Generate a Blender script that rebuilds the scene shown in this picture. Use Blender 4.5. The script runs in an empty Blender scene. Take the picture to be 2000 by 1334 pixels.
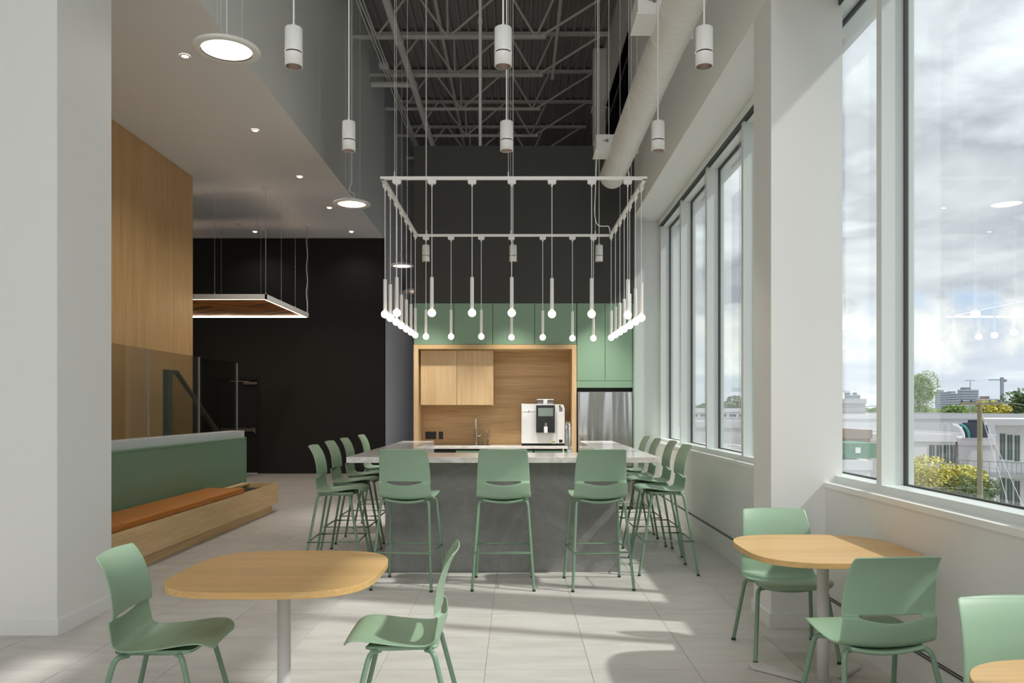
import bpy, bmesh, math, random
from mathutils import Vector, Matrix
random.seed(7)
C = bpy.context.scene.collection
SC = bpy.context.scene
PI = math.pi

# ---------------------------------------------------------------- camera
F = 1555.6           # focal length in pixels of the 2000 px wide frame (28 mm on 36 mm)
CX, CY, H = 1010.0, 797.0, 1.46
cam = bpy.data.cameras.new('camera')
camo = bpy.data.objects.new('camera', cam); C.objects.link(camo)
camo.location = (0, 0, H); camo.rotation_euler = (PI/2, 0, 0)
cam.lens = 28.0; cam.sensor_width = 36.0
cam.shift_x = -0.005; cam.shift_y = 0.065
cam.clip_start = 0.05; cam.clip_end = 5000
SC.camera = camo

def X(px, d): return (px-CX)*d/F
def Z(py, d): return H-(py-CY)*d/F

# ---------------------------------------------------------------- view, world, sun
SC.view_settings.view_transform = 'Standard'
SC.view_settings.look = 'None'
SC.view_settings.gamma = 1.0
SC.view_settings.use_curve_mapping = False
SC.view_settings.exposure = 1.18
SC.cycles.use_denoising = True
SC.cycles.max_bounces = 14
SC.cycles.diffuse_bounces = 7
SC.cycles.glossy_bounces = 4
SC.cycles.transparent_max_bounces = 24
SC.cycles.sample_clamp_indirect = 6.0
SC.cycles.caustics_reflective = False
SC.cycles.caustics_refractive = False

def srgb(r, g, b):
    def f(c):
        c /= 255.0
        return c/12.92 if c <= 0.04045 else ((c+0.055)/1.055)**2.4
    return (f(r), f(g), f(b), 1.0)

class NT:
    def __init__(s, tree): s.t = tree
    def n(s, kind, **kw):
        nd = s.t.nodes.new(kind)
        for k, v in kw.items():
            if k == 'ins':
                for kk, vv in v.items():
                    if isinstance(vv, bpy.types.NodeSocket): s.t.links.new(vv, nd.inputs[kk])
                    else: nd.inputs[kk].default_value = vv
            else: setattr(nd, k, v)
        return nd
    def math(s, op, a, b=0.0, clamp=False):
        nd = s.n('ShaderNodeMath', operation=op, use_clamp=clamp, ins={0: a, 1: b}); return nd.outputs[0]
    def ramp(s, fac, stops, interp='LINEAR'):
        nd = s.n('ShaderNodeValToRGB', ins={0: fac}); cr = nd.color_ramp; cr.interpolation = interp
        while len(cr.elements) < len(stops): cr.elements.new(0.5)
        for e, (p, c) in zip(cr.elements, stops): e.position = p; e.color = c
        return nd.outputs[0]
    def mix(s, fac, a, b, blend='MIX'):
        nd = s.n('ShaderNodeMix', data_type='RGBA', blend_type=blend)
        for i, v in ((0, fac), (6, a), (7, b)):
            if isinstance(v, bpy.types.NodeSocket): s.t.links.new(v, nd.inputs[i])
            else: nd.inputs[i].default_value = v
        return nd.outputs[2]

world = bpy.data.worlds.new('world'); SC.world = world; world.use_nodes = True
wt = world.node_tree; wt.nodes.clear(); w = NT(wt)
SKY = 0.81
tc = w.n('ShaderNodeTexCoord'); sp = w.n('ShaderNodeSeparateXYZ', ins={0: tc.outputs['Generated']})
zc = w.math('MAXIMUM', sp.outputs[2], 0.0)
den = w.math('ADD', zc, 0.16)
pl = w.n('ShaderNodeCombineXYZ', ins={0: w.math('DIVIDE', sp.outputs[0], den), 1: w.math('DIVIDE', sp.outputs[1], den), 2: 0.3})
n1 = w.n('ShaderNodeTexNoise', ins={'Vector': pl.outputs[0], 'Scale': 1.1, 'Detail': 7.0, 'Roughness': 0.55, 'Distortion': 0.3})
over = w.ramp(n1.outputs[0], [(0.30, srgb(238, 240, 243)), (0.43, srgb(214, 218, 223)), (0.54, srgb(160, 163, 171)), (0.70, srgb(200, 202, 206))])
# low cumulus bank and streaks toward the horizon
n2 = w.n('ShaderNodeTexNoise', ins={'Vector': tc.outputs['Generated'], 'Scale': 13.0, 'Detail': 7.0, 'Roughness': 0.62})
cum = w.ramp(n2.outputs[0], [(0.36, srgb(168, 182, 202)), (0.44, srgb(186, 190, 200)), (0.53, srgb(208, 208, 208)), (0.68, srgb(230, 229, 226))])
mp = w.n('ShaderNodeMapping', ins={'Vector': tc.outputs['Generated'], 'Scale': (5.0, 5.0, 45.0)})
n3 = w.n('ShaderNodeTexNoise', ins={'Vector': mp.outputs[0], 'Scale': 1.0, 'Detail': 5.0, 'Roughness': 0.55})
low = w.ramp(n3.outputs[0], [(0.35, srgb(178, 184, 196)), (0.5, srgb(190, 194, 204)), (0.65, srgb(220, 221, 222))])
wob = w.math('MULTIPLY', w.math('SUBTRACT', n2.outputs[0], 0.5), 0.10)
zz = w.math('ADD', sp.outputs[2], wob)
m1 = w.n('ShaderNodeMapRange', ins={0: zz, 1: 0.045, 2: 0.075}).outputs[0]
m2 = w.n('ShaderNodeMapRange', ins={0: zz, 1: 0.112, 2: 0.124}).outputs[0]
c1 = w.mix(m1, low, cum); c2 = w.mix(m2, c1, over)
ground = w.n('ShaderNodeMapRange', ins={0: sp.outputs[2], 1: -0.02, 2: 0.0}).outputs[0]
c3 = w.mix(ground, srgb(150, 152, 148), c2)
bg = w.n('ShaderNodeBackground', ins={'Color': c3, 'Strength': SKY})
wo = w.n('ShaderNodeOutputWorld'); wt.links.new(bg.outputs[0], wo.inputs[0])

sun = bpy.data.lights.new('sun', 'SUN'); suno = bpy.data.objects.new('sun', sun); C.objects.link(suno)
sun.energy = 1.6; sun.angle = math.radians(2.2); sun.color = (1.0, 0.97, 0.93)
suno.rotation_euler = Vector((-1.0, 0.25, -1.06)).to_track_quat('-Z', 'Y').to_euler()

# unseen fill light, added high behind the camera to brighten the room
def area(loc, size, energy, direction, col=(1.0, 0.98, 0.95)):
    L = bpy.data.lights.new('fill_light', 'AREA'); L.shape = 'SQUARE'; L.size = size; L.energy = energy; L.color = col
    o = bpy.data.objects.new('fill_light', L); C.objects.link(o); o.location = loc
    o.rotation_euler = Vector(direction).to_track_quat('-Z', 'Y').to_euler()
area((0.2, -3.6, 6.5), 3.0, 95, (0.0, 0.55, -1.0))

# ---------------------------------------------------------------- materials
M = {}
def mat(name):
    m = bpy.data.materials.new(name); m.use_nodes = True; m.node_tree.nodes.clear(); M[name] = m
    return m, NT(m.node_tree)
def finish(nt, shader):
    o = nt.n('ShaderNodeOutputMaterial'); nt.t.links.new(shader, o.inputs[0])
def paint(name, col, rough=0.5, metal=0.0, var=0.03, scale=3.0, bump=0.0, bscale=80.0, spec=0.5, coord='Object', coat=0.0):
    m, n = mat(name)
    t = n.n('ShaderNodeTexCoord')
    nz = n.n('ShaderNodeTexNoise', ins={'Vector': t.outputs[coord], 'Scale': scale, 'Detail': 4.0})
    fac = n.math('MULTIPLY_ADD', nz.outputs[0], 2*var)
    fac.node.inputs[2].default_value = 1-var
    mc = n.n('ShaderNodeVectorMath', operation='SCALE', ins={0: col[:3], 3: fac})
    b = n.n('ShaderNodeBsdfPrincipled', ins={'Base Color': mc.outputs[0], 'Roughness': rough, 'Metallic': metal, 'Specular IOR Level': spec, 'Coat Weight': coat})
    if bump:
        bn = n.n('ShaderNodeTexNoise', ins={'Vector': t.outputs[coord], 'Scale': bscale, 'Detail': 3.0})
        bp = n.n('ShaderNodeBump', ins={'Height': bn.outputs[0], 'Strength': bump, 'Distance': 0.002})
        n.t.links.new(bp.outputs[0], b.inputs['Normal'])
    finish(n, b.outputs[0]); return m
def emit(name, col, strength):
    m, n = mat(name)
    e = n.n('ShaderNodeEmission', ins={'Color': col, 'Strength': strength}); finish(n, e.outputs[0]); return m
def wood(name, c1, c2, axis, rough=0.45, fine=70.0, gain=1.0):
    """grain runs along axis (0,1,2)"""
    m, n = mat(name)
    t = n.n('ShaderNodeTexCoord'); oi = n.n('ShaderNodeObjectInfo')
    off = n.n('ShaderNodeVectorMath', operation='ADD', ins={0: t.outputs['Object']})
    sc_ = n.n('ShaderNodeMath', operation='MULTIPLY', ins={0: oi.outputs['Random'], 1: 9.0})
    cb = n.n('ShaderNodeCombineXYZ', ins={0: sc_.outputs[0], 1: sc_.outputs[0], 2: sc_.outputs[0]})
    n.t.links.new(cb.outputs[0], off.inputs[1])
    s = [fine, fine, fine]; s[axis] = fine*0.028
    mp = n.n('ShaderNodeMapping', ins={'Vector': off.outputs[0], 'Scale': s})
    a = n.n('ShaderNodeTexNoise', ins={'Vector': mp.outputs[0], 'Scale': 1.0, 'Detail': 5.0, 'Roughness': 0.6, 'Distortion': 0.2})
    s2 = [6.0, 6.0, 6.0]; s2[axis] = 0.5
    mp2 = n.n('ShaderNodeMapping', ins={'Vector': off.outputs[0], 'Scale': s2})
    b_ = n.n('ShaderNodeTexNoise', ins={'Vector': mp2.outputs[0], 'Scale': 1.3, 'Detail': 4.0, 'Distortion': 1.0})
    mixf = n.math('ADD', n.math('MULTIPLY', a.outputs[0], 0.55), n.math('MULTIPLY', b_.outputs[0], 0.45))
    col = n.ramp(mixf, [(0.36, c2), (0.62, c1)])
    bs = n.n('ShaderNodeBsdfPrincipled', ins={'Base Color': col, 'Roughness': rough, 'Specular IOR Level': 0.35})
    bp = n.n('ShaderNodeBump', ins={'Height': a.outputs[0], 'Strength': 0.15, 'Distance': 0.001})
    n.t.links.new(bp.outputs[0], bs.inputs['Normal'])
    finish(n, bs.outputs[0]); return m
def glass(name, tint=(0.93, 0.96, 0.94, 1), f0=0.06, gain=1.0):
    m, n = mat(name)
    g = n.n('ShaderNodeNewGeometry')
    dp = n.n('ShaderNodeVectorMath', operation='DOT_PRODUCT', ins={0: g.outputs['Incoming'], 1: g.outputs['Normal']})
    c = n.math('ABSOLUTE', dp.outputs['Value'])
    p = n.math('POWER', n.math('SUBTRACT', 1.0, c), 5.0)
    f = n.math('MULTIPLY_ADD', p, (1-f0)*gain); f.node.inputs[2].default_value = f0
    tr = n.n('ShaderNodeBsdfTransparent', ins={'Color': tint})
    gl = n.n('ShaderNodeBsdfGlossy', ins={'Color': (1, 1, 1, 1), 'Roughness': 0.0})
    mx = n.n('ShaderNodeMixShader', ins={0: f, 1: tr.outputs[0], 2: gl.outputs[0]})
    finish(n, mx.outputs[0]); return m

paint('white_wall', srgb(228, 228, 225), 0.55, var=0.01)
paint('ceiling_paint', srgb(238, 240, 242), 0.8, var=0.01)
paint('grey_wall', srgb(238, 240, 237), 0.55, var=0.015)
paint('roof_deck', srgb(150, 149, 146), 0.6, var=0.03)
paint('steel_paint', srgb(226, 226, 221), 0.5)
paint('frame_white', srgb(222, 228, 225), 0.35, var=0.01)
paint('sill_white', srgb(238, 239, 236), 0.35, var=0.01)
paint('gasket', srgb(62, 64, 62), 0.6)
paint('lamp_white', srgb(234, 233, 229), 0.35, var=0.01)
paint('lamp_black', srgb(30, 30, 30), 0.5)
paint('reflector', srgb(112, 104, 98), 0.3, metal=0.6)
paint('stair_green', srgb(72, 88, 80), 0.5)
paint('lavender_wall', srgb(214, 214, 220), 0.6, var=0.01)
paint('black_wall', srgb(30, 29, 26), 0.75, var=0.08, scale=30)
paint('charcoal', srgb(60, 60, 57), 0.7, var=0.02)
paint('black_gap', srgb(12, 12, 12), 0.7)
paint('kitchen_green', srgb(124, 153, 128), 0.5, var=0.01)
paint('bench_green', srgb(120, 152, 126), 0.55, var=0.02, scale=20)
paint('chair_green', srgb(146, 174, 148), 0.38, var=0.01, bump=0.08, bscale=600)
paint('leg_green', srgb(120, 148, 124), 0.3, var=0.01)
paint('glide_black', srgb(35, 35, 33), 0.5)
paint('leather', srgb(190, 116, 34), 0.42, var=0.05, scale=6, bump=0.15, bscale=300)
paint('table_leg_grey', srgb(196, 194, 192), 0.4, var=0.01)
paint('chrome', srgb(225, 225, 225), 0.08, metal=1.0, var=0.0)
paint('steel_brushed', srgb(170, 168, 164), 0.3, metal=1.0)
paint('duct_white', srgb(226, 225, 220), 0.5, var=0.01)
paint('void_dark', srgb(30, 30, 29), 0.8)
paint('machine_white', srgb(226, 226, 224), 0.35, var=0.01)
paint('machine_black', srgb(40, 42, 41), 0.15, var=0.02)
paint('machine_screen', srgb(120, 132, 122), 0.1)
paint('machine_grey', srgb(120, 120, 118), 0.4)
paint('yellow_label', srgb(180, 165, 70), 0.6)
paint('curb_grey', srgb(208, 210, 212), 0.5)
paint('grout', srgb(184, 181, 175), 0.9)
paint('planter_dark', srgb(30, 28, 26), 0.8)
wood('oak_z', srgb(214, 184, 142), srgb(190, 158, 114), 2)
wood('oak_y', srgb(238, 206, 156), srgb(216, 182, 130), 1)
wood('oak_x', srgb(210, 178, 132), srgb(184, 150, 104), 0)
wood('oak_table', srgb(216, 178, 122), srgb(194, 154, 98), 0, rough=0.35, fine=110)
wood('oak_wall', srgb(206, 170, 120), srgb(188, 150, 100), 2, fine=50)
wood('baffle_a', srgb(196, 136, 74), srgb(168, 108, 56), 0, fine=50)
wood('baffle_b', srgb(136, 88, 46), srgb(108, 68, 36), 0, fine=50)
glass('window_glass', (0.95, 0.975, 0.965, 1), 0.045, 0.9)
glass('guard_glass', (0.95, 0.955, 0.90, 1), 0.19, 1.0)
glass('guard_edge', (0.45, 0.62, 0.55, 1), 0.12)
emit('bulb_glow', srgb(255, 238, 218), 4.5)
emit('disc_glow', srgb(255, 238, 214), 3.2)
emit('disc_pale', srgb(236, 205, 185), 0.34)
emit('spot_glow', srgb(255, 228, 196), 10.0)
emit('strip_glow', srgb(255, 222, 190), 9.0)

def tile_material():
    m, n = mat('floor_tile')
    t = n.n('ShaderNodeTexCoord'); oi = n.n('ShaderNodeObjectInfo'); g = n.n('ShaderNodeNewGeometry')
    rnd = n.n('ShaderNodeCombineXYZ', ins={0: n.math('MULTIPLY', oi.outputs['Random'], 20.0), 1: n.math('MULTIPLY', oi.outputs['Random'], 7.0)})
    off = n.n('ShaderNodeVectorMath', operation='ADD', ins={0: g.outputs['Position'], 1: rnd.outputs[0]})
    mp = n.n('ShaderNodeMapping', ins={'Vector': off.outputs[0], 'Scale': (1.2, 4.0, 1.0)})
    a = n.n('ShaderNodeTexNoise', ins={'Vector': mp.outputs[0], 'Scale': 1.8, 'Detail': 7.0, 'Roughness': 0.6, 'Distortion': 0.4})
    mp2 = n.n('ShaderNodeMapping', ins={'Vector': off.outputs[0], 'Scale': (4.0, 60.0, 1.0)})
    b = n.n('ShaderNodeTexNoise', ins={'Vector': mp2.outputs[0], 'Scale': 1.5, 'Detail': 4.0})
    f = n.math('ADD', n.math('MULTIPLY', a.outputs[0], 0.8), n.math('MULTIPLY', b.outputs[0], 0.2))
    col = n.ramp(f, [(0.32, srgb(180, 176, 170)), (0.68, srgb(200, 197, 192))])
    v = n.math('MULTIPLY_ADD', oi.outputs['Random'], 0.06); v.node.inputs[2].default_value = 0.97
    mc = n.n('ShaderNodeVectorMath', operation='SCALE', ins={0: col, 3: v})
    r = n.n('ShaderNodeMapRange', ins={0: a.outputs[0], 3: 0.38, 4: 0.52})
    bs = n.n('ShaderNodeBsdfPrincipled', ins={'Base Color': mc.outputs[0], 'Roughness': r.outputs[0], 'Specular IOR Level': 0.45})
    finish(n, bs.outputs[0])
tile_material()
def concrete_material():
    m, n = mat('concrete')
    t = n.n('ShaderNodeTexCoord')
    a = n.n('ShaderNodeTexNoise', ins={'Vector': t.outputs['Object'], 'Scale': 1.6, 'Detail': 9.0, 'Roughness': 0.66, 'Distortion': 0.8})
    b = n.n('ShaderNodeTexNoise', ins={'Vector': t.outputs['Object'], 'Scale': 11.0, 'Detail': 6.0, 'Roughness': 0.7, 'Distortion': 1.5})
    f = n.math('ADD', n.math('MULTIPLY', a.outputs[0], 0.7), n.math('MULTIPLY', b.outputs[0], 0.3))
    col = n.ramp(f, [(0.34, srgb(120, 120, 118)), (0.5, srgb(138, 138, 135)), (0.66, srgb(160, 159, 156))])
    bs = n.n('ShaderNodeBsdfPrincipled', ins={'Base Color': col, 'Roughness': 0.6})
    finish(n, bs.outputs[0])
concrete_material()
def marble_material():
    m, n = mat('marble')
    t = n.n('ShaderNodeTexCoord')
    mp = n.n('ShaderNodeMapping', ins={'Vector': t.outputs['Object'], 'Scale': (1.0, 1.7, 2.2), 'Rotation': (0, 0.1, 0.2)})
    wv = n.n('ShaderNodeTexNoise', ins={'Vector': mp.outputs[0], 'Scale': 2.6, 'Detail': 9.0, 'Roughness': 0.62, 'Distortion': 2.2})
    col = n.ramp(wv.outputs[0], [(0.36, srgb(222, 219, 214)), (0.47, srgb(213, 209, 204)), (0.505, srgb(197, 191, 184)), (0.54, srgb(214, 210, 204)), (0.7, srgb(226, 223, 219))])
    bs = n.n('ShaderNodeBsdfPrincipled', ins={'Base Color': col, 'Roughness': 0.16})
    finish(n, bs.outputs[0])
marble_material()
def fridge_material():
    m, n = mat('fridge_steel')
    t = n.n('ShaderNodeTexCoord')
    mp = n.n('ShaderNodeMapping', ins={'Vector': t.outputs['Object'], 'Scale': (6.0, 6.0, 0.5)})
    a = n.n('ShaderNodeTexNoise', ins={'Vector': mp.outputs[0], 'Scale': 1.0, 'Detail': 1.0})
    bp = n.n('ShaderNodeBump', ins={'Height': a.outputs[0], 'Strength': 1.0, 'Distance': 0.02})
    bs = n.n('ShaderNodeBsdfPrincipled', ins={'Base Color': srgb(206, 204, 200), 'Roughness': 0.14, 'Metallic': 1.0, 'Normal': bp.outputs[0]})
    finish(n, bs.outputs[0])
fridge_material()

# ---------------------------------------------------------------- mesh helpers
class MB:
    def __init__(s): s.v = []; s.f = []; s.m = []; s.smooth = []
    def add(s, vs, fs, mi=0, sm=False):
        o = len(s.v); s.v += [tuple(v) for v in vs]
        for f in fs: s.f.append([i+o for i in f]); s.m.append(mi); s.smooth.append(sm)
        return s
    def box(s, x0, x1, y0, y1, z0, z1, mi=0):
        x0, x1 = min(x0, x1), max(x0, x1); y0, y1 = min(y0, y1), max(y0, y1); z0, z1 = min(z0, z1), max(z0, z1)
        vs = [(x0,y0,z0),(x1,y0,z0),(x1,y1,z0),(x0,y1,z0),(x0,y0,z1),(x1,y0,z1),(x1,y1,z1),(x0,y1,z1)]
        return s.add(vs, [(0,3,2,1),(4,5,6,7),(0,1,5,4),(1,2,6,5),(2,3,7,6),(3,0,4,7)], mi)
    def rbox(s, x0, x1, y0, y1, z0, z1, r=0.004, mi=0):
        """box with small chamfers on all edges"""
        bm = bmesh.new(); bmesh.ops.create_cube(bm, size=1.0)
        for v in bm.verts:
            v.co = Vector((x0+(v.co.x+.5)*(x1-x0), y0+(v.co.y+.5)*(y1-y0), z0+(v.co.z+.5)*(z1-z0)))
        bmesh.ops.bevel(bm, geom=bm.edges[:], offset=r, segments=2, affect='EDGES', profile=0.6)
        bm.verts.index_update()
        s.add([v.co[:] for v in bm.verts], [[v.index for v in f.verts] for f in bm.faces], mi); bm.free()
        return s
    def prism(s, pts, z0, z1, mi=0, axis=2):
        """closed outline in the two other axes, extruded along axis"""
        n = len(pts)
        def P(p, h):
            if axis == 2: return (p[0], p[1], h)
            if axis == 1: return (p[0], h, p[1])
            return (h, p[0], p[1])
        vs = [P(p, z0) for p in pts]+[P(p, z1) for p in pts]
        fs = [list(range(n-1, -1, -1)), list(range(n, 2*n))]
        fs += [(i, (i+1) % n, n+(i+1) % n, n+i) for i in range(n)]
        return s.add(vs, fs, mi)
    def tube(s, path, r, seg=10, mi=0, close=False):
        path = [Vector(p) for p in path]; n = len(path); rings = []
        rr = r if isinstance(r, (list, tuple)) else [r]*n
        up = Vector((0, 0, 1)); prev = None
        for i, p in enumerate(path):
            a = path[(i-1) % n] if (close or i > 0) else p
            b = path[(i+1) % n] if (close or i < n-1) else p
            d = (b-a).normalized()
            if prev is None:
                u = d.cross(up)
                if u.length < 1e-3: u = d.cross(Vector((1, 0, 0)))
                u.normalize()
            else:
                u = prev-d*prev.dot(d)
                u.normalize()
            prev = u; v = d.cross(u)
            rings.append([p+(u*math.cos(2*PI*k/seg)+v*math.sin(2*PI*k/seg))*rr[i] for k in range(seg)])
        vs = [q for R_ in rings for q in R_]; fs = []
        m_ = n if close else n-1
        for i in range(m_):
            j = (i+1) % n
            for k in range(seg):
                fs.append((i*seg+k, i*seg+(k+1) % seg, j*seg+(k+1) % seg, j*seg+k))
        s.add(vs, fs, mi, True)
        if not close:
            s.add(rings[0], [list(range(seg))[::-1]], mi); s.add(rings[-1], [list(range(seg))], mi)
        return s
    def lathe(s, prof, cx=0, cy=0, seg=24, mi=0, sm=True):
        vs = []; fs = []
        for (r, z) in prof:
            for k in range(seg):
                a = 2*PI*k/seg; vs.append((cx+r*math.cos(a), cy+r*math.sin(a), z))
        for i in range(len(prof)-1):
            for k in range(seg):
                fs.append((i*seg+k, i*seg+(k+1) % seg, (i+1)*seg+(k+1) % seg, (i+1)*seg+k))
        s.add(vs, fs, mi, sm); return s
    def disc(s, cx, cy, z, r, seg=24, mi=0, down=False):
        vs = [(cx+r*math.cos(2*PI*k/seg), cy+r*math.sin(2*PI*k/seg), z) for k in range(seg)]
        f = list(range(seg)); return s.add(vs, [f[::-1] if down else f], mi)
    def sphere(s, c, r, seg=16, rings=10, mi=0):
        prof = [(max(r*math.sin(PI*i/rings), 1e-5), c[2]-r*math.cos(PI*i/rings)) for i in range(rings+1)]
        return s.lathe(prof, c[0], c[1], seg, mi)
    def mesh(s, name, mats):
        me = bpy.data.meshes.new(name); me.from_pydata(s.v, [], s.f)
        for m in mats: me.materials.append(M[m])
        me.polygons.foreach_set('material_index', s.m); me.polygons.foreach_set('use_smooth', s.smooth)
        me.validate(); me.update(); return me
    def build(s, name, mats, parent=None, **props):
        if isinstance(mats, str): mats = [mats]
        o = bpy.data.objects.new(name, s.mesh(name, mats)); C.objects.link(o)
        if parent is not None: o.parent = parent
        for k, v in props.items(): o[k] = v
        return o

def thing(name, label, cat, loc=(0, 0, 0), rz=0.0, group=None):
    o = bpy.data.objects.new(name, None); C.objects.link(o)
    o.location = loc; o.rotation_euler = (0, 0, rz); o['label'] = label; o['category'] = cat
    o.empty_display_size = 0.1
    if group: o['group'] = group
    return o
def tag(o, label, cat, group=None):
    o['label'] = label; o['category'] = cat
    if group: o['group'] = group
    return o
def struct(name, mb, mats, parent=None, label=None):
    o = mb.build(name, mats, parent)
    if parent is None: o['kind'] = 'structure'
    if label: o['label'] = label
    return o
def copy_tree(o, parent=None):
    c = o.copy(); C.objects.link(c); c.parent = parent
    for ch in KIDS.get(o.name, []): copy_tree(ch, c)
    return c
KIDS = {}
def index_kids(root):
    KIDS[root.name] = list(root.children)
    for ch in root.children: index_kids(ch)
def dup(root, loc, rz, label, group=None):
    if root.name not in KIDS: index_kids(root)
    r = copy_tree(root); r.location = loc; r.rotation_euler = (0, 0, rz); r['label'] = label
    if group: r['group'] = group
    return r
def smooth_path(pts, corner=0.05, seg=6):
    """polyline with rounded corners"""
    pts = [Vector(p) for p in pts]; out = [pts[0]]
    for i in range(1, len(pts)-1):
        a, b, c = pts[i-1], pts[i], pts[i+1]
        la = min(corner, (a-b).length*0.49); lc = min(corner, (c-b).length*0.49)
        p0 = b+(a-b).normalized()*la; p2 = b+(c-b).normalized()*lc
        for k in range(seg+1):
            t = k/seg; out.append(p0*(1-t)**2+b*2*t*(1-t)+p2*t*t)
    out.append(pts[-1]); return out

# ================================================================ SETTING
XL, XU, XW = -2.96, 1.69, 2.05       # left opening plane, upper right wall / column plane, window wall plane
XF, XG = 2.117, 2.245                # window frame inner face, glass
ZS = 0.966                           # sill
ZSOF = 4.23                          # soffit over the windows
ZC = 5.25                            # dropped ceiling on the left
ZR = 9.03                            # roof deck
YK = 11.48                           # kitchen front plane
YRET = 11.80                         # return wall beside the far window
YB = 17.77                           # black wall
YBACK = -5.0

# floor: slab with tiles
fl = struct('floor', MB().box(-9, 2.6, YBACK, 26, -0.12, -0.004), 'grout')
TX, TY = 0.588, 0.60
xs = [-0.178+TX*k for k in range(-15, 5)]; ys = [4.445+TY*k for k in range(-16, 36)]
tm = MB(); g = 0.0009
tm.add([(g, g, -0.006), (TX-g, g, -0.006), (TX-g, TY-g, -0.006), (g, TY-g, -0.006),
        (g+.001, g+.001, 0), (TX-g-.001, g+.001, 0), (TX-g-.001, TY-g-.001, 0), (g+.001, TY-g-.001, 0)],
       [(4, 5, 6, 7), (0, 1, 5, 4), (1, 2, 6, 5), (2, 3, 7, 6), (3, 0, 4, 7)])
tme = tm.mesh('tile', ['floor_tile'])
rest = MB(); nt_ = 0; cand = []
for y in ys:
    for x in xs:
        if x+TX < -8.9 or x > 2.06: continue
        d = y+TY*0.5
        vis = d > 3.6 and y < YB and abs((x+TX/2)/d) < 0.66 and not (y > 11.9 and x > -2.9)
        cand.append((0 if vis else 1, d, x, y))
cand.sort()
for vis, d, x, y in cand:
    x1 = min(x+TX, 2.05)
    if vis == 0 and nt_ < 290 and x1-x > TX-0.001:
        o = bpy.data.objects.new('tile', tme); C.objects.link(o); o.parent = fl; o.location = (x, y, 0); nt_ += 1
    else:
        rest.add([(x+g, y+g, 0), (x1-g, y+g, 0), (x1-g, y+TY-g, 0), (x+g, y+TY-g, 0)], [(0, 1, 2, 3)])
rest.build('tile_field', 'floor_tile', fl, kind='stuff')

# left pier, closing walls, bulkhead
struct('wall_left', MB().box(-8.9, XL, 5.125, 5.81, 0, ZR), 'white_wall')
bb = MB().box(-8.9, XL, 5.112, 5.125, 0, 0.098).box(XL, XL+.013, 5.112, 5.81, 0, 0.098)
struct('baseboard_left', bb, 'white_wall')
o_ = struct('wall_bulkhead', MB().box(XL-.12, XL, 5.81, YB, ZC, ZR), 'grey_wall')
struct('trim_1', MB().box(XL, XL+.002, 11.955, 11.975, ZC+.01, ZR-.02), 'white_wall', o_)
struct('wall_left.001', MB().box(XL-.12, XL, YB+.002, 26, 0, ZR), 'lavender_wall')
struct('wall_far', MB().box(XL, 2.6, 25.9, 26.0, 0, ZR), 'charcoal')
struct('ceiling', MB().box(-8.9, XL-.12, 5.81, YB, ZC, ZC+.1).box(XL-.12, XL, 5.81, YB, ZC-.0015, ZC), 'ceiling_paint')
struct('wall_left.002', MB().box(-9.0, -8.9, 5.81, YB, 0, ZC), 'white_wall')
struct('wall_left.003', MB().box(-6.1, -6.0, YBACK, 5.125, 0, ZR), 'white_wall')
# unseen wall behind the camera, left open between posts to let sky light in
wb = MB().box(-6.0, 2.3, YBACK-.15, YBACK, 0, 1.2).box(-6.0, 2.3, YBACK-.15, YBACK, 8.6, ZR)
for xx in (-6.0, -3.3, -0.6, 2.1): wb.box(xx, xx+.16, YBACK-.15, YBACK, 1.2, 8.6)
struct('wall_back', wb, 'white_wall')

# black wall with the exit door
bw = MB().box(-8.9, -6.72, YB, YB+.12, 0, ZC).box(-5.745, XL, YB, YB+.12, 0, ZC).box(-6.72, -5.745, YB, YB+.12, 2.14, ZC)
struct('wall_black', bw, 'black_wall')
struct('baseboard_black', MB().box(-5.745, XL-.002, YB-.012, YB, 0, 0.11), 'black_wall')
dr = struct('door_1', MB().box(-6.67, -5.79, YB+.03, YB+.075, 0.01, 2.09), 'void_dark')
struct('door_frame', MB().box(-6.72, -6.67, YB-.012, YB+.10, 0, 2.14).box(-5.79, -5.745, YB-.012, YB+.10, 0, 2.14).box(-6.67, -5.79, YB-.012, YB+.10, 2.09, 2.14), 'black_gap', dr)
struct('push_bar', MB().rbox(-6.6, -5.85, YB-.05, YB-.005, .94, 1.01, .008).box(-6.6, -6.54, YB-.01, YB+.03, .93, 1.02).box(-5.90, -5.84, YB-.01, YB+.03, .93, 1.02).tube([(-5.86, YB-.03, .95), (-5.82, YB-.04, .9)], .009), 'steel_brushed', dr)
struct('door_closer', MB().rbox(-6.10, -5.80, YB-.04, YB+.03, 1.985, 2.04, .006).tube([(-5.98, YB-.03, 2.05), (-6.35, YB-.12, 2.06)], .011), 'steel_brushed', dr)

# roof deck with ribs (along y), open-web joists come later
def deck(x0, x1, z, y0, y1, pitch=0.176, h=0.055):
    pts = []; x = x0
    while x < x1:
        pts += [(x, z), (x+pitch*.30, z), (x+pitch*.38, z+h), (x+pitch*.92, z+h)]
        x += pitch
    pts.append((x1, z))
    m = MB(); n = len(pts)
    vs = [(p[0], y0, p[1]) for p in pts]+[(p[0], y1, p[1]) for p in pts]
    m.add(vs, [(i, i+1, n+i+1, n+i) for i in range(n-1)])
    m.box(x0, x1, y0, y1, z+h+.01, z+h+.12)
    return m
struct('ceiling_deck', deck(-6.1, 3.1, ZR, YBACK-.2, 26.1), 'roof_deck')
struct('wall_roof_beam', MB().box(1.86, 1.98, YBACK, 16.8, 7.79, ZR).box(1.80, 1.98, YBACK, 16.8, 7.79, 7.82), 'grey_wall')
struct('wall_roof_post', MB().box(1.60, 1.86, 16.75, 16.95, 5.2, ZR).box(1.57, 1.89, 16.7, 17.0, 7.75, 7.80), 'grey_wall')
vd = MB()
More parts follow.
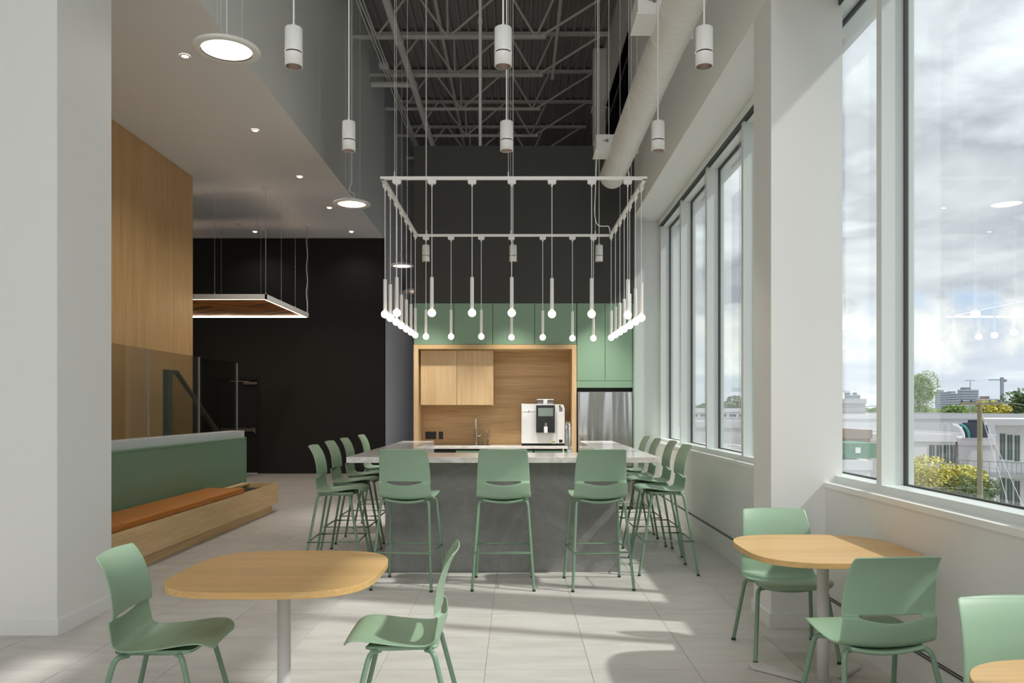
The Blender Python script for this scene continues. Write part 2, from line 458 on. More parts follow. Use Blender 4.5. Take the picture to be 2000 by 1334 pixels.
for k in range(44):
    y = 12.0+k*.32
    vd.box(2.40, 2.46, y, y+.2, ZSOF, ZR); vd.box(2.44, 2.50, y+.2, y+.32, ZSOF, ZR)
struct('wall_dark_ribbed', vd, 'void_dark')
struct('trim_void_soffit', MB().box(1.69, 2.5, 12.0, 26, ZSOF-.05, ZSOF), 'void_dark')
struct('wall_right_far', MB().box(2.05, 2.5, 12.0, 26, 0, .95).box(2.05, 2.5, 12.0, 13.8, .95, ZSOF).box(2.05, 2.5, 19.0, 26, .95, ZSOF), 'grey_wall')

# right: upper wall, column, low wall, return
struct('wall_right_upper', MB().box(XU, 2.55, YBACK, 3.6, ZSOF, 4.5).box(XU, 2.55, YBACK, 3.6, 8.8, ZR).box(XU, 2.55, YBACK, YBACK+.3, 4.5, 8.8).box(XU+.1, 2.3, -1.1, -.9, 4.5, 8.8).box(XU, 2.55, 3.6, 5.30, ZSOF, ZR).box(XU, 2.55, 5.30, 5.69, ZSOF, ZR).box(XU, 2.55, 5.69, YRET+.2, ZSOF, ZR), 'grey_wall')  # unseen high opening near the camera, added to light the upper walls
cl = struct('wall_right_column', MB().box(XU, 2.165, 5.30, 5.69, 0, ZSOF), 'white_wall')
struct('baseboard_column', MB().box(XU-.014, XU, 5.286, 5.704, 0, .095).box(XU, XW, 5.286, 5.30, 0, .095), 'white_wall', cl)
MB().box(2.165, 2.45, 5.30, 5.69, 0, ZS-.03).build('wall_right_infill', 'white_wall')['kind'] = 'structure'
for i, (a, b) in enumerate(((YBACK, 5.30), (5.69, YRET))):
    lw = struct('wall_right' if i == 0 else 'wall_right.001', MB().box(XW, 2.45, a, b, 0, ZS-.03), 'white_wall')
    struct('baseboard_right', MB().box(XW-.018, XW, a, b, 0, .095), 'white_wall', lw)
    struct('heater_cover', MB().box(XW-.010, XW, a, b, .097, .198), 'white_wall', lw)
    struct('heater_slot', MB().box(XW-.004, XW, a, b, .203, .209).box(XW-.004, XW, a, b, .216, .222), 'gasket', lw)
    struct('sill_lip', MB().box(XW-.006, XF+.002, a, b, ZS-.032, ZS), 'sill_white', lw)
struct('wall_return', MB().box(XU, 2.5, YRET, YRET+.2, 0, ZSOF), 'white_wall')
struct('baseboard_return', MB().box(XU, XW-.018, YRET-.012, YRET, 0, .095), 'white_wall')

# windows
def window(name, y0, y1, mulls, mw=0.065):
    root = bpy.data.objects.new(name, None); C.objects.link(root); root['kind'] = 'structure'
    zb, zt = 1.011, 4.13
    struct('bottom_rail', MB().box(XF, XG+.06, y0, y1, ZS-.02, zb), 'frame_white', root)
    struct('head_rail', MB().box(XF+.03, XG+.06, y0, y1, zt, ZSOF), 'frame_white', root)
    struct('head_gap', MB().box(XF+.02, XF+.03, y0, y1, zt+.01, zt+.05), 'gasket', root)
    edges = [y0]
    for m_ in mulls:
        struct('mullion', MB().box(XF-.001, XG+.06, m_, m_+mw, zb-.045, zt+.02), 'frame_white', root); edges += [m_, m_+mw]
    edges.append(y1)
    for k in range(0, len(edges), 2):
        a, b = edges[k], edges[k+1]
        q = struct('pane', MB().box(XG+.006, XG+.012, a, b, zb, zt), 'window_glass', root)
        t = .012
        gk = MB().box(XG-.002, XG+.022, a, a+t*1.5, zb, zt).box(XG-.002, XG+.022, b-t, b, zb, zt).box(XG-.002, XG+.022, a, b, zb, zb+t*.7).box(XG-.002, XG+.022, a, b, zt-t*2, zt)
        struct('gasket_strip', gk, 'gasket', root)
    return root
window('window_1', YBACK, 5.69, [-3.86, -2.445, -1.03, .38, 1.80, 3.21, 4.625])
window('window_2', 5.69, 11.74, [6.035, 7.45, 8.88, 10.29])
struct('trim_soffit', MB().box(XU+.001, 2.5, YBACK, 5.30, ZSOF-.004, ZSOF).box(2.165, 2.5, 5.30, 5.69, ZSOF-.004, ZSOF).box(XU+.001, 2.5, 5.69, YRET, ZSOF-.004, ZSOF), 'white_wall')
struct('trim_jamb', MB().box(XF, XG+.06, 11.74, YRET, ZS, ZSOF), 'frame_white')
# roller shade cassette with bead chains over the far window bay
rs = thing('roller_shade', 'pale grey roller shade cassette along the top of the far windows', 'roller shade', (2.083, 5.70, 4.15))
MB().box(0, .075, 0, 6.08, 0, .072).build('cassette', 'frame_white', rs)
MB().box(.01, .065, 0, 6.08, -.004, 0).build('shade_slot', 'gasket', rs)
for m_ in (6.035, 7.45, 8.88, 10.29):
    y = m_-5.70+.16
    MB().tube([(.055, y, 0), (.055, y, -2.9)], .0022, 6).tube([(.055, y+.05, 0), (.055, y+.05, -2.9)], .0022, 6).tube([(.055, y+.025+.025*math.cos(a), -2.9-.03*math.sin(a)) for a in [PI*k/8 for k in range(9)]], .003, 6).build('bead_chain', 'table_leg_grey', rs)
    MB().rbox(.01, .03, y-.05, y+.03, .0, .02, .003).build('chain_bracket', 'frame_white', rs)

# oak wall on the left: panels on a core
ow = struct('wall_oak', MB().box(-5.45, -5.325, 5.81, 13.02, 0, ZC-.002), 'oak_wall')
ed = [5.82, 7.13, 8.41, 9.70, 10.99, 12.29, 13.03]
for a, b in zip(ed[:-1], ed[1:]):
    struct('panel', MB().box(-5.325, -5.305, a+.003, b-.003, 0.02, ZC-.004), 'oak_wall', ow)

# ================================================================ roof steel
JY = [9.15, 10.9, 12.65, 14.4, 16.05, 17.85, 19.6, 21.35]
def joist_label(i, y):
    return {0: 'open-web steel roof joist nearest the camera, mostly above the frame', 1: 'second open-web steel roof joist from the camera, above the frame',
            2: 'third open-web steel roof joist from the camera, just above the frame',
            3: 'open-web steel roof joist highest in view, in front of the other joists', 4: 'open-web steel roof joist just beyond the highest one in view',
            5: 'open-web steel roof joist midway down the visible roof', 6: 'open-web steel roof joist just above the charcoal kitchen block', 7: 'farthest open-web steel roof joist, low behind the charcoal kitchen block'}[i]
jr = None
for i, y in enumerate(JY):
    if jr is None:
        jr = thing('roof_joist', joist_label(i, y), 'roof joist', (0, y, 8.14), 0, 'open-web steel joists under the roof deck')
        MB().box(XL, .52, -.035, -.006, 0, .045).box(XL, .52, .006, .035, 0, .045).build('bottom_chord', 'steel_paint', jr)
        MB().box(XL, 1.85, -.045, -.006, .83, .885).box(XL, 1.85, .006, .045, .83, .885).build('top_chord', 'steel_paint', jr)
        for a, b in ((-2.55, -2.94), (-2.55, -1.93), (-1.25, -1.86), (-1.25, -1.27), (-1.25, -.27), (.34, -.16), (.34, .73), (.40, 1.74)):
            MB().tube([(a, 0, .02), (b, 0, .86)], .024, 6).build('web_bar', 'steel_paint', jr)
        index_kids(jr)
    else: dup(jr, (0, y, 8.14), 0, joist_label(i, y))
def pipe(name, label, x, z, r, y0, y1, extra=None, couplings=(), cat='pipe'):
    t = thing(name, label, cat, (x, y0, z))
    MB().tube([(0, 0, 0), (0, y1-y0, 0)], r, 14).build('pipe_run', 'steel_paint', t)
    for y in couplings:
        MB().tube([(0, y-y0-.05, 0), (0, y-y0+.05, 0)], r*1.22, 14).build('coupling', 'steel_paint', t)
    if extra: extra(t)
    return t
def branch(t):
    MB().tube([(-.85, 16.1-8, 0), (0, 16.1-8, 0)], .055, 12).build('branch_pipe', 'steel_paint', t)
pipe('drain_pipe', 'thick pale drain pipe running back under the joists with a side branch', -2.1, 8.0, .068, 8, 19.9, branch, (12.5, 14.2, 16.1, 18.6))
pipe('sprinkler_pipe', 'thin pale sprinkler pipe between the drain pipe and the hanging lamps', -1.46, 8.72, .032, 8, 24, None, (13, 16, 19))
pipe('sprinkler_pipe', 'thin short sprinkler pipe on the duct side of the roof', .77, 8.65, .034, 8, 17.4, None, (12, 14.5, 17.3))
t = thing('conduit_bundle', 'bundle of three thin conduits running back along the left wall top', 'conduit', (-2.62, 8, 8.1))
for k in range(3): MB().tube([(k*.05, 0, k*.012), (k*.05, 15, k*.012)], .013, 8).build('conduit', 'steel_paint', t)
MB().rbox(-.06, .12, 7.4, 7.55, -.03, .05, .006).build('junction_box', 'steel_paint', t)
t = thing('vertical_pipe', 'straight vertical white pipe dropping from the roof behind the charcoal block', 'pipe', (-.56, 12.1, 0))
MB().tube([(0, 0, 5.2), (0, 0, ZR)], .026, 12).build('pipe_run', 'lamp_white', t)
MB().tube([(0, 0, 7.3), (0, 0, 7.38)], .032, 12).build('coupling', 'lamp_white', t)

# ================================================================ duct
dt = thing('air_duct', 'large round white ventilation duct hanging along the right upper wall', 'air duct', (1.28, 10.73, 4.58))
L = 16.0; prof = []
m_ = MB(); n_ = 40
m_.tube([(0, -L, 0), (0, 0, 0)], .162, 40); m_.build('duct_pipe', 'duct_white', dt)
rg = MB().tube([(0, -.012, 0), (0, 0, 0)], .166, 40)
for k in range(46):
    y = -k*.11-.12; rg.tube([(0, y-.004, 0), (0, y+.004, 0)], .1640, 40)
rg.build('spiral_seam', 'duct_white', dt)
for y in (-1.1, -4.1, -7.1):
    MB().tube([(.163*math.cos(a), y, .163*math.sin(a)) for a in [2*PI*k/32 for k in range(32)]], .004, 6, close=True).tube([(-.17, y, .02), (-.17, y, 3.6)], .004, 6).tube([(.17, y, .02), (.17, y, 3.6)], .004, 6).box(-.185, -.155, y-.02, y+.02, 0, .012).box(.155, .185, y-.02, y+.02, -.04, .012).build('hanger', 'lamp_white', dt)
for y in (9.56-10.73, 6.27-10.73):
    g_ = MB().box(-.33, -.10, y, y+.35, -.01, .165).box(-.34, -.09, y-.01, y+.36, -.022, -.01).build('grille_box', 'duct_white', dt)
    MB().tube([(-.2, y-.012, .09), (-.2, y-.001, .09)], .018, 12).tube([(-.25, y-.012, .09), (-.2, y-.012, .09)], .004, 6).build('damper_knob', 'machine_grey', g_)

# ================================================================ kitchen block
kb = struct('wall_kitchen_block', MB().box(-1.49, XU, YK+.0, YK+2.2, 2.975, 5.24).box(-1.49, XU, YK+.62, YK+2.2, 0, 2.975), 'charcoal')
t = thing('junction_box', 'small white box on top of the charcoal kitchen block', 'electrical box', (.53, YK+.3, 5.24))
MB().rbox(0, .10, 0, .08, 0, .035, .004).rbox(-.01, .11, -.01, .09, .035, .05, .003).build('box_body', 'lamp_white', t)

oc = thing('overhead_cabinet', 'sage green overhead cabinet row above the oak kitchen niche', 'cabinet', (0, YK, 0))
MB().box(-1.489, .856, .02, .6, 2.376, 2.972).build('body', 'black_gap', oc)
sx = [-1.489, X(886.5, YK), X(962.5, YK), X(1044.3, YK), .858]
for a, b in zip(sx[:-1], sx[1:]): MB().rbox(a+.003, b-.003, 0, .02, 2.379, 2.97, .0015).build('door', 'kitchen_green', oc)
pc = thing('pantry_cabinet', 'tall sage green cabinet surrounding the stainless fridge', 'cabinet', (0, YK, 0))
MB().box(.862, 1.665, .02, .6, 1.853, 2.972).build('body', 'black_gap', pc)
for a, b in ((.862, 1.268), (1.268, 1.664)): MB().rbox(a+.003, b-.003, 0, .02, 1.855, 2.97, .0015).build('door', 'kitchen_green', pc)
MB().rbox(.862, 1.664, 0, .02, 1.752, 1.850, .0015).build('filler_panel', 'kitchen_green', pc)
MB().box(1.667, 1.689, -.004, .6, 0, 2.972).build('side_panel', 'kitchen_green', pc)

nf = thing('oak_niche', 'light oak surround framing the kitchen sink niche', 'cabinet', (0, YK, 0))
MB().rbox(-1.49, -1.425, -.015, .60, .912, 2.374, .002).build('left_jamb', 'oak_z', nf)
MB().rbox(.79, .856, -.015, .60, 0, 2.374, .002).build('right_jamb', 'oak_z', nf)
MB().rbox(-1.425, .79, -.015, .60, 2.31, 2.374, .002).build('head_board', 'oak_x', nf)
MB().box(-1.425, .79, .58, .60, .912, 2.31).build('back_panel', 'oak_x', nf)
wc = thing('wall_cabinet', 'two-door light oak wall cabinet in the kitchen niche', 'cabinet', (0, YK+.10, 0))
x0, x1, zb = X(821, YK+.1), X(963.7, YK+.1), Z(791.4, YK+.1)
MB().box(x0, x1-.002, .02, .478, zb, 2.308).build('body', 'oak_z', wc)
xm = X(892.5, YK+.1)
for a, b in ((x0, xm), (xm, x1)): MB().rbox(a+.003, b-.003, 0, .02, zb+.004, 2.30, .0015).build('door', 'oak_z', wc)

bc = thing('base_cabinet', 'sage green base cabinets under the kitchen worktop', 'cabinet', (0, YK, 0))
MB().box(-1.488, .79, .04, .57, .10, .868).build('body', 'black_gap', bc)
MB().box(-1.488, .79, .08, .55, 0, .10).build('plinth', 'black_gap', bc)
px = [(-1.488, -1.2), (X(890, YK), X(968, YK)), (X(968, YK), X(1041, YK)), (X(1043.5, YK), .79)]
for a, b in px: MB().rbox(a+.002, b-.002, .02, .04, .11, .845, .0015).build('door', 'kitchen_green', bc)
dwr = thing('dishwasher', 'black-fronted dishwasher under the left end of the kitchen worktop', 'dishwasher', (0, YK+.02, 0))
MB().rbox(-1.195, X(889, YK), -.002, .018, .11, .845, .002).build('door', 'machine_black', dwr)
MB().tube([(-1.13, -.03, .80), (-.95, -.03, .80)], .008).build('handle', 'steel_brushed', dwr)
wtp = MB().rbox(-1.489, .789, 0, .58, .872, .91, .002).build('kitchen_worktop', 'marble'); wtp.location = (0, YK, 0)
tag(wtp, 'pale veined stone worktop below the oak niche', 'worktop')

fr = thing('fridge', 'stainless steel fridge between the oak niche and the right wall', 'fridge', (0, YK, 0))
fx0, fx1 = X(1128.6, YK-.03), X(1234.9, YK-.03)
MB().box(fx0+.004, fx1-.004, .03, .58, .02, 1.69).build('body', 'machine_grey', fr)
MB().rbox(fx0, fx1, -.03, .025, .62, 1.696, .006).build('door', 'fridge_steel', fr)
MB().rbox(fx0, fx1, -.03, .025, .05, .60, .006).build('drawer', 'fridge_steel', fr)
MB().box(fx0, fx1, .05, .5, 1.698, 1.75).build('vent_gap', 'black_gap', fr)

def outlet(px0, px1, py0, py1, label, n):
    d = YK+.58; t = thing('wall_outlet', label, 'outlet', (X(px0, d), d, Z(py1, d)))
    w_, h_ = X(px1, d)-X(px0, d), Z(py0, d)-Z(py1, d)
    MB().rbox(0, w_, -.006, 0, 0, h_, .002).build('cover_plate', 'machine_black', t)
    for k in range(n):
        cx = w_*(k+.5)/n
        MB().box(cx-.016, cx+.016, -.008, -.006, .02, h_-.02).build('socket', 'lamp_black', t)
outlet(831, 852, 843, 857.6, 'wide black outlet plate on the oak splashback', 2)
outlet(857, 865.4, 843, 857.6, 'narrow black outlet plate beside the wide one on the oak splashback', 1)

# sink and faucets
sk = thing('sink', 'thin-rimmed stainless sink set into the kitchen worktop', 'sink', (X(929, 11.7), 11.60, .91))
MB().rbox(-.20, .20, 0, .34, 0, .004, .001).build('rim', 'chrome', sk)
MB().box(-.18, .18, .02, .32, .001, .0055).build('basin', 'steel_brushed', sk)
fa = thing('kitchen_faucet', 'tall chrome kitchen faucet rising above the sink', 'faucet', (X(930, 11.95), 11.96, .91))
MB().tube([(0, 0, 0), (0, 0, .012)], .026, 16).tube([(0, 0, .01), (0, 0, .22)], .016, 12).build('body', 'chrome', fa)
MB().tube(smooth_path([(0, 0, .2), (0, 0, .425), (0, -.16, .425), (0, -.16, .28)], .07), .012, 10).tube([(0, -.16, .3), (0, -.16, .24)], .015, 12).build('spout', 'chrome', fa)
MB().tube([(.01, 0, .13), (.06, 0, .13)], .012, 10).tube([(.055, 0, .13), (.07, 0, .15)], .007, 8).build('lever', 'chrome', fa)
fb = thing('filter_faucet', 'small chrome filtered water faucet right of the tall kitchen faucet', 'faucet', (X(947, 11.95), 11.96, .91))
MB().tube([(0, 0, 0), (0, 0, .01)], .022, 14).tube([(0, 0, .01), (0, 0, .09)], .011, 10).build('body', 'chrome', fb)
MB().tube(smooth_path([(0, 0, .08), (0, 0, .245), (.03, -.10, .245), (.03, -.10, .19)], .05), .006, 8).build('spout', 'chrome', fb)
MB().tube([(.0, 0, .08), (.05, 0, .085)], .006, 8).sphere((.055, 0, .085), .013).build('lever', 'chrome', fb)

# coffee machine
D = 11.62; s_ = D/F
cm = thing('coffee_machine', 'white and black automatic coffee machine on the kitchen worktop', 'coffee machine', (X(1018.6, D), D, .911))
W_ = (1103-1018.6)*s_
def u(px): return (px-1018.6)*s_
def v(py): return (870.6-py)*s_
MB().box(.0, W_, .02, .40, 0, .034).build('base', 'machine_black', cm)
MB().prism([(0, .034), (W_, .034), (W_, v(799)), (W_-.015, v(792)), (W_-.03, v(790)), (0, v(788.4))], 0.0, .42, axis=1).build('body', 'machine_white', cm)
MB().rbox(u(1077.5), u(1086), -.012, 0, v(866.4), v(846), .002).build('service_panel', 'machine_white', cm)
MB().rbox(u(1087), W_-.004, -.006, 0, v(866), v(806), .003).build('side_panel', 'machine_white', cm)
MB().rbox(u(1020), u(1045), -.004, 0, v(866), v(806), .003).rbox(u(1020), u(1045), -.004, 0, v(804.5), v(800), .002).build('front_panel', 'machine_white', cm)
MB().rbox(u(1047), u(1083.4), -.06, .04, v(844.8), v(791.4), .006).build('dispenser_unit', 'machine_black', cm)
MB().box(u(1051), u(1080), -.0625, -.06, v(813), v(797)).build('screen', 'machine_screen', cm)
MB().rbox(u(1062), u(1069), -.085, -.06, v(845.5), v(833), .003).build('spout_block', 'machine_white', cm)
MB().tube([(u(1065.5), -.07, v(833)), (u(1065.5), -.07, v(826))], .016, 12).build('nozzle', 'machine_grey', cm)
hp = MB().rbox(u(1049), u(1081), -.03, .25, v(781.5), v(779.6), .003).rbox(u(1047.5), u(1082), -.04, .25, v(792), v(789.5), .003).rbox(u(1061), u(1069), -.045, -.03, v(791.5), v(781), .002).build('hopper_lid', 'machine_white', cm)
MB().box(u(1050), u(1080), -.02, .24, v(789.5), v(781.5)).build('bean_hopper', 'machine_grey', cm)
MB().box(u(1091.8), u(1098.5), -.009, -.006, v(864.3), v(858.7)).build('badge', 'machine_black', cm)
MB().box(u(1092), u(1095), -.009, .0, v(795), v(791.8)).build('sensor', 'machine_black', cm)
MB().box(u(1092.5), u(1098.5), -.004, .0, v(803.5), v(795.5)).build('card_slot', 'machine_grey', cm)
MB().box(u(1078.3), u(1084), -.0135, -.012, v(864.8), v(861.8)).build('warning_sticker', 'yellow_label', cm)
MB().tube([(u(1033), -.008, v(803)), (u(1033), -.003, v(803))], .008, 12).build('lock', 'machine_black', cm)

# ================================================================ bar island
isl = thing('bar_island', 'large U-shaped bar island with a grey concrete base', 'bar counter', (0, 0, 0))
MB().rbox(-1.177, .908, 7.10, 7.20, 0, .991, .004).build('front_panel', 'concrete', isl)
MB().rbox(-1.177, -1.077, 7.20, 10.12, 0, .991, .004).build('side_panel', 'concrete', isl)
MB().rbox(.815, .908, 7.20, 10.12, 0, .991, .004).build('side_panel', 'concrete', isl)
MB().box(-1.065, .80, 7.26, 7.5, .1, .98).build('inner_cabinet', 'kitchen_green', isl)
top = MB()
top.prism([(-1.461, 6.81), (1.22, 6.81), (1.22, 10.2), (.80, 10.2), (.80, 7.51), (-1.065, 7.51), (-1.065, 10.2), (-1.461, 10.2)], .991, 1.04)
ct = top.build('bar_countertop', 'marble'); tag(ct, 'pale veined stone countertop of the U-shaped bar', 'countertop')
b_ = ct.modifiers.new('bevel', 'BEVEL'); b_.width = .002; b_.segments = 1
MB().box(-1.076, -1.064, 7.51, 10.2, .0, .9905).build('inner_cladding', 'marble', isl)
MB().box(.799, .814, 7.51, 10.2, .0, .9905).build('inner_cladding', 'marble', isl)
MB().box(-1.45, -1.18, 10.12, 10.2, .0, .9905).build('end_panel', 'marble', isl)
MB().box(.91, 1.21, 10.15, 10.2, .0, .9905).build('end_panel', 'marble', isl)
bt = thing('bar_faucet', 'chrome gooseneck faucet on the bar countertop in front of the coffee machine', 'faucet', (X(1112, 7.42), 7.42, 1.04))
MB().tube([(0, 0, 0), (0, 0, .035)], .024, 16).build('base', 'chrome', bt)
MB().tube(smooth_path([(0, 0, .03), (0, 0, .285), (-.02, .15, .285), (-.02, .15, .14)], .08, 8), .0125, 12).build('spout', 'chrome', bt)
MB().tube([(-.02, .15, .17), (-.02, .15, .06)], .016, 12).build('spray_head', 'chrome', bt)
bt = thing('soap_pump', 'thin white soap pump left of the bar faucet', 'soap pump', (X(1100, 7.42), 7.42, 1.04))
MB().tube([(0, 0, 0), (0, 0, .04)], .005, 10).tube([(0, 0, .038), (0, .05, .045)], .004, 8).build('nozzle', 'lamp_white', bt)
MB().tube([(0, 0, 0), (0, 0, .006)], .013, 12).build('collar', 'lamp_white', bt)

# ================================================================ chairs and stools
CP = [(.252, -.026, .150, 0, -.004), (.248, -.014, .180, 0, -.004), (.235, -.003, .203, 0, -.003), (.205, .004, .216, 0, .002), (.14, -.006, .226, 0, .010), (.05, -.027, .230, 0, .019),
      (-.05, -.040, .228, 0, .023), (-.115, -.038, .225, .004, .023), (-.157, -.014, .222, .014, .020), (-.176, .030, .220, .026, .014), (-.187, .080, .218, .030, .003), (-.189, .109, .2165, .030, 0)]
CQ = [(-.166, .115, .216, .022, 0), (-.167, .15, .215, .022, 0), (-.178, .225, .211, .024, 0), (-.200, .30, .205, .023, 0), (-.222, .345, .199, .020, 0), (-.236, .367, .195, .018, 0), (-.240, .373, .189, .017, 0), (-.243, .376, .177, .016, 0)]
def cr(P, sub):
    out = []
    for i in range(len(P)-1):
        p0, p1, p2, p3 = P[max(i-1, 0)], P[i], P[i+1], P[min(i+2, len(P)-1)]
        for k in range(sub):
            t = k/sub
            out.append(tuple(0.5*((2*b)+(c-a)*t+(2*a-5*b+4*c-d)*t*t+(3*b-a-3*c+d)*t**3) for a, b, c, d in zip(p0, p1, p2, p3)))
    out.append(P[-1]); return out
def shell_mesh(name, z0):
    rows = cr(CP, 3); nl = len(rows); rows += cr(CQ, 3); n = 25; vs_ = .67
    vs = []; fs = []
    for i, (y, z, w_, by, bz) in enumerate(rows):
        for j in range(n):
            q = -1+2*j/(n-1); e = abs(q)**2.2
            yy, zz = y+by*e, z+bz*e
            if i == len(rows)-1: zz += .006*(1-q*q)
            lens = max(0, 1-(q/vs_)**2)
            k = (i-(nl-1))
            if -6 <= k <= 0: zz -= .024*lens*(1+k/7.0)
            vs.append((q*w_, yy, zz+z0))
    for i in range(len(rows)-1):
        for j in range(n-1):
            if i == nl-1 and abs(-1+2*(j+.5)/(n-1)) < vs_: continue
            fs.append((i*n+j, i*n+j+1, (i+1)*n+j+1, (i+1)*n+j))
    me = MB().add(vs, fs, 0, True).mesh(name, ['chair_green'])
    return me
def seat_part(parent, z0):
    o = bpy.data.objects.new('seat_shell', shell_mesh('seat_shell', z0)); C.objects.link(o); o.parent = parent
    s = o.modifiers.new('thick', 'SOLIDIFY'); s.thickness = .007; s.offset = -1.0; s.use_rim = True
    b = o.modifiers.new('round', 'SUBSURF'); b.levels = 1; b.render_levels = 1
    return o
def support_part(parent, z0):
    vs = []; fs = []; n = 13; ys = [-.15, -.13, -.06, .04, .13, .16]
    for zi in (0, 1):
        for y in ys:
            for j in range(n):
                q = -1+2*j/(n-1); w_ = .165 if y < 0 else .175
                zz = z0-.047 if zi == 0 else z0-.068+(.010 if y in (ys[0], ys[-1]) else 0)
                vs.append((q*w_, y, zz+.022*abs(q)**2))
    m_ = len(ys)*n
    for zi in (0, 1):
        for i in range(len(ys)-1):
            for j in range(n-1):
                f = [zi*m_+i*n+j, zi*m_+i*n+j+1, zi*m_+(i+1)*n+j+1, zi*m_+(i+1)*n+j]
                fs.append(f if zi == 0 else f[::-1])
    for i in range(len(ys)-1):
        for j in (0, n-1): fs.append((i*n+j, (i+1)*n+j, m_+(i+1)*n+j, m_+i*n+j))
    for i in (0, len(ys)-1):
        for j in range(n-1): fs.append((i*n+j, m_+i*n+j, m_+i*n+j+1, i*n+j+1))
    MB().add(vs, fs, 0, True).build('seat_support', 'chair_green', parent)
def make_seat(kind, z0, fy, fx, label, cat, group):
    t = thing(kind, label, cat, (0, 0, 0), 0, group)
    seat_part(t, z0); support_part(t, z0)
    r = .0115 if cat == 'stool' else .012
    for sy in (-1, 1):
        for sx in (-1, 1):
            x1 = fx-.006 if sy > 0 else fx
            tx, ty, tz = sx*.188, sy*.125, z0-.049
            foot = (sx*x1, sy*fy, .012)
            path = smooth_path([(sx*.15, sy*.100, tz), (tx+sx*.01, ty+sy*.012, tz+.004), foot], .045, 6)
            lg = MB().tube(path, r, 10).build('leg', 'leg_green', t)
            MB().tube([(foot[0], foot[1], 0), (foot[0], foot[1], .016)], [r*1.25, r*1.1], 10).build('foot_glide', 'glide_black', lg)
    if cat == 'stool':
        zr = .30; f_ = 1-(zr/(z0-.034)); 
        cx = .198+(fx-.198)*f_+.010; cy = .137+(fy-.137)*f_+.010
        MB().tube([(-cx, -cy, zr), (cx, -cy, zr), (cx-.004, cy, zr), (-cx+.004, cy, zr)], .0078, 8, close=True).build('foot_ring', 'leg_green', t)
    index_kids(t); return t

sg = 'green bar stools around the island'
stool = make_seat('bar_stool', .75, .257, .2465, 'green bar stool nearest the left cafe table, at the front of the island', 'stool', sg)
stool.location = (-.895, 6.60, 0); stool.rotation_euler = (0, 0, -math.radians(7))
dup(stool, (-.112, 6.60, 0), 0, 'green bar stool in the middle of the three at the island front')
dup(stool, (.665, 6.60, 0), math.radians(5), 'green bar stool on the window side of the three at the island front')
for i, (x, y, a) in enumerate([(-1.60, 7.12, -88), (-1.665, 8.0, -90), (-1.69, 8.79, -90), (-1.71, 9.85, -90)]):
    dup(stool, (x, y, 0), math.radians(a), ['nearest', 'second nearest', 'third nearest', 'farthest'][i]+' green bar stool along the bench side of the island')
for i, (x, y, a) in enumerate([(1.315, 7.17, 91), (1.355, 8.03, 90), (1.31, 8.64, 90), (1.32, 9.42, 90)]):
    dup(stool, (x, y, 0), math.radians(a), ['nearest', 'second nearest', 'third nearest', 'farthest'][i]+' green bar stool along the window side of the island')
cg = 'green shell chairs at the cafe tables'
chair = make_seat('cafe_chair', .45, .235, .245, 'green shell chair left of the left cafe table, facing it', 'chair', cg)
chair.location = (-1.575, 3.57, 0); chair.rotation_euler = (0, 0, math.radians(-86))
dup(chair, (-.505, 3.64, 0), math.radians(92), 'green shell chair right of the left cafe table, seen from its side')
dup(chair, (1.60, 3.60, 0), math.radians(5), 'green shell chair in front of the right cafe table, its back to the camera')
dup(chair, (1.605, 4.78, 0), math.radians(179), 'green shell chair behind the right cafe table, beside the white column')
dup(chair, (1.66, 2.44, 0), math.radians(180), 'green shell chair cut off by the right edge, behind the corner table')

# ================================================================ cafe tables
def cafe_table(label, x, y, a, b, rz=0.0, p=3.4, legrot=0.0):
    t = thing('cafe_table', label, 'table', (x, y, 0), rz, 'light oak cafe tables')
    N = 72; out = []
    for k in range(N):
        th = 2*PI*k/N; c_, s__ = math.cos(th), math.sin(th)
        out.append((math.copysign(abs(c_)**(2/p), c_)*a, math.copysign(abs(s__)**(2/p), s__)*b))
    tp = MB(); tp.prism(out, .697, .725)
    o = tp.build('tabletop', 'oak_table', t)
    bv = o.modifiers.new('bevel', 'BEVEL'); bv.width = .0015; bv.segments = 1; bv.limit_method = 'ANGLE'
    MB().tube([(0, 0, .015), (0, 0, .695)], .030, 24).build('column', 'table_leg_grey', t)
    MB().box(-.12, .12, -.12, .12, .690, .6965).build('mounting_plate', 'table_leg_grey', t)
    for ang in (45, 135, 225, 315):
        an = math.radians(ang)+legrot; c_, s__ = math.cos(an), math.sin(an)
        w0, w1, L_ = .050, .042, .42
        pts = [(0, -w0), (L_-.03, -w1), (L_, -w1*.5), (L_, w1*.5), (L_-.03, w1), (0, w0)]
        vs = []
        for zz_ in (0, 1):
            for (u_, v_) in pts:
                h = .004 if zz_ == 0 else (.034 if u_ < .01 else .020)
                vs.append((u_*c_-v_*s__, u_*s__+v_*c_, h))
        n = len(pts)
        MB().add(vs, [list(range(n))[::-1], list(range(n, 2*n))]+[(i, (i+1) % n, n+(i+1) % n, n+i) for i in range(n)]).build('base_arm', 'table_leg_grey', t)
    return t
cafe_table('rounded oak cafe table at the left front, on a grey column', -1.065, 3.64, .450, .470, 0, 3.4, PI/4)
cafe_table('rounded oak cafe table against the window wall, on a grey column', 1.612, 4.20, .430, .432, 0, 3.2)
cafe_table('rounded oak cafe table cut off by the bottom right corner', 1.63, 1.91, .425, .425, 0, 3.2, PI/4)

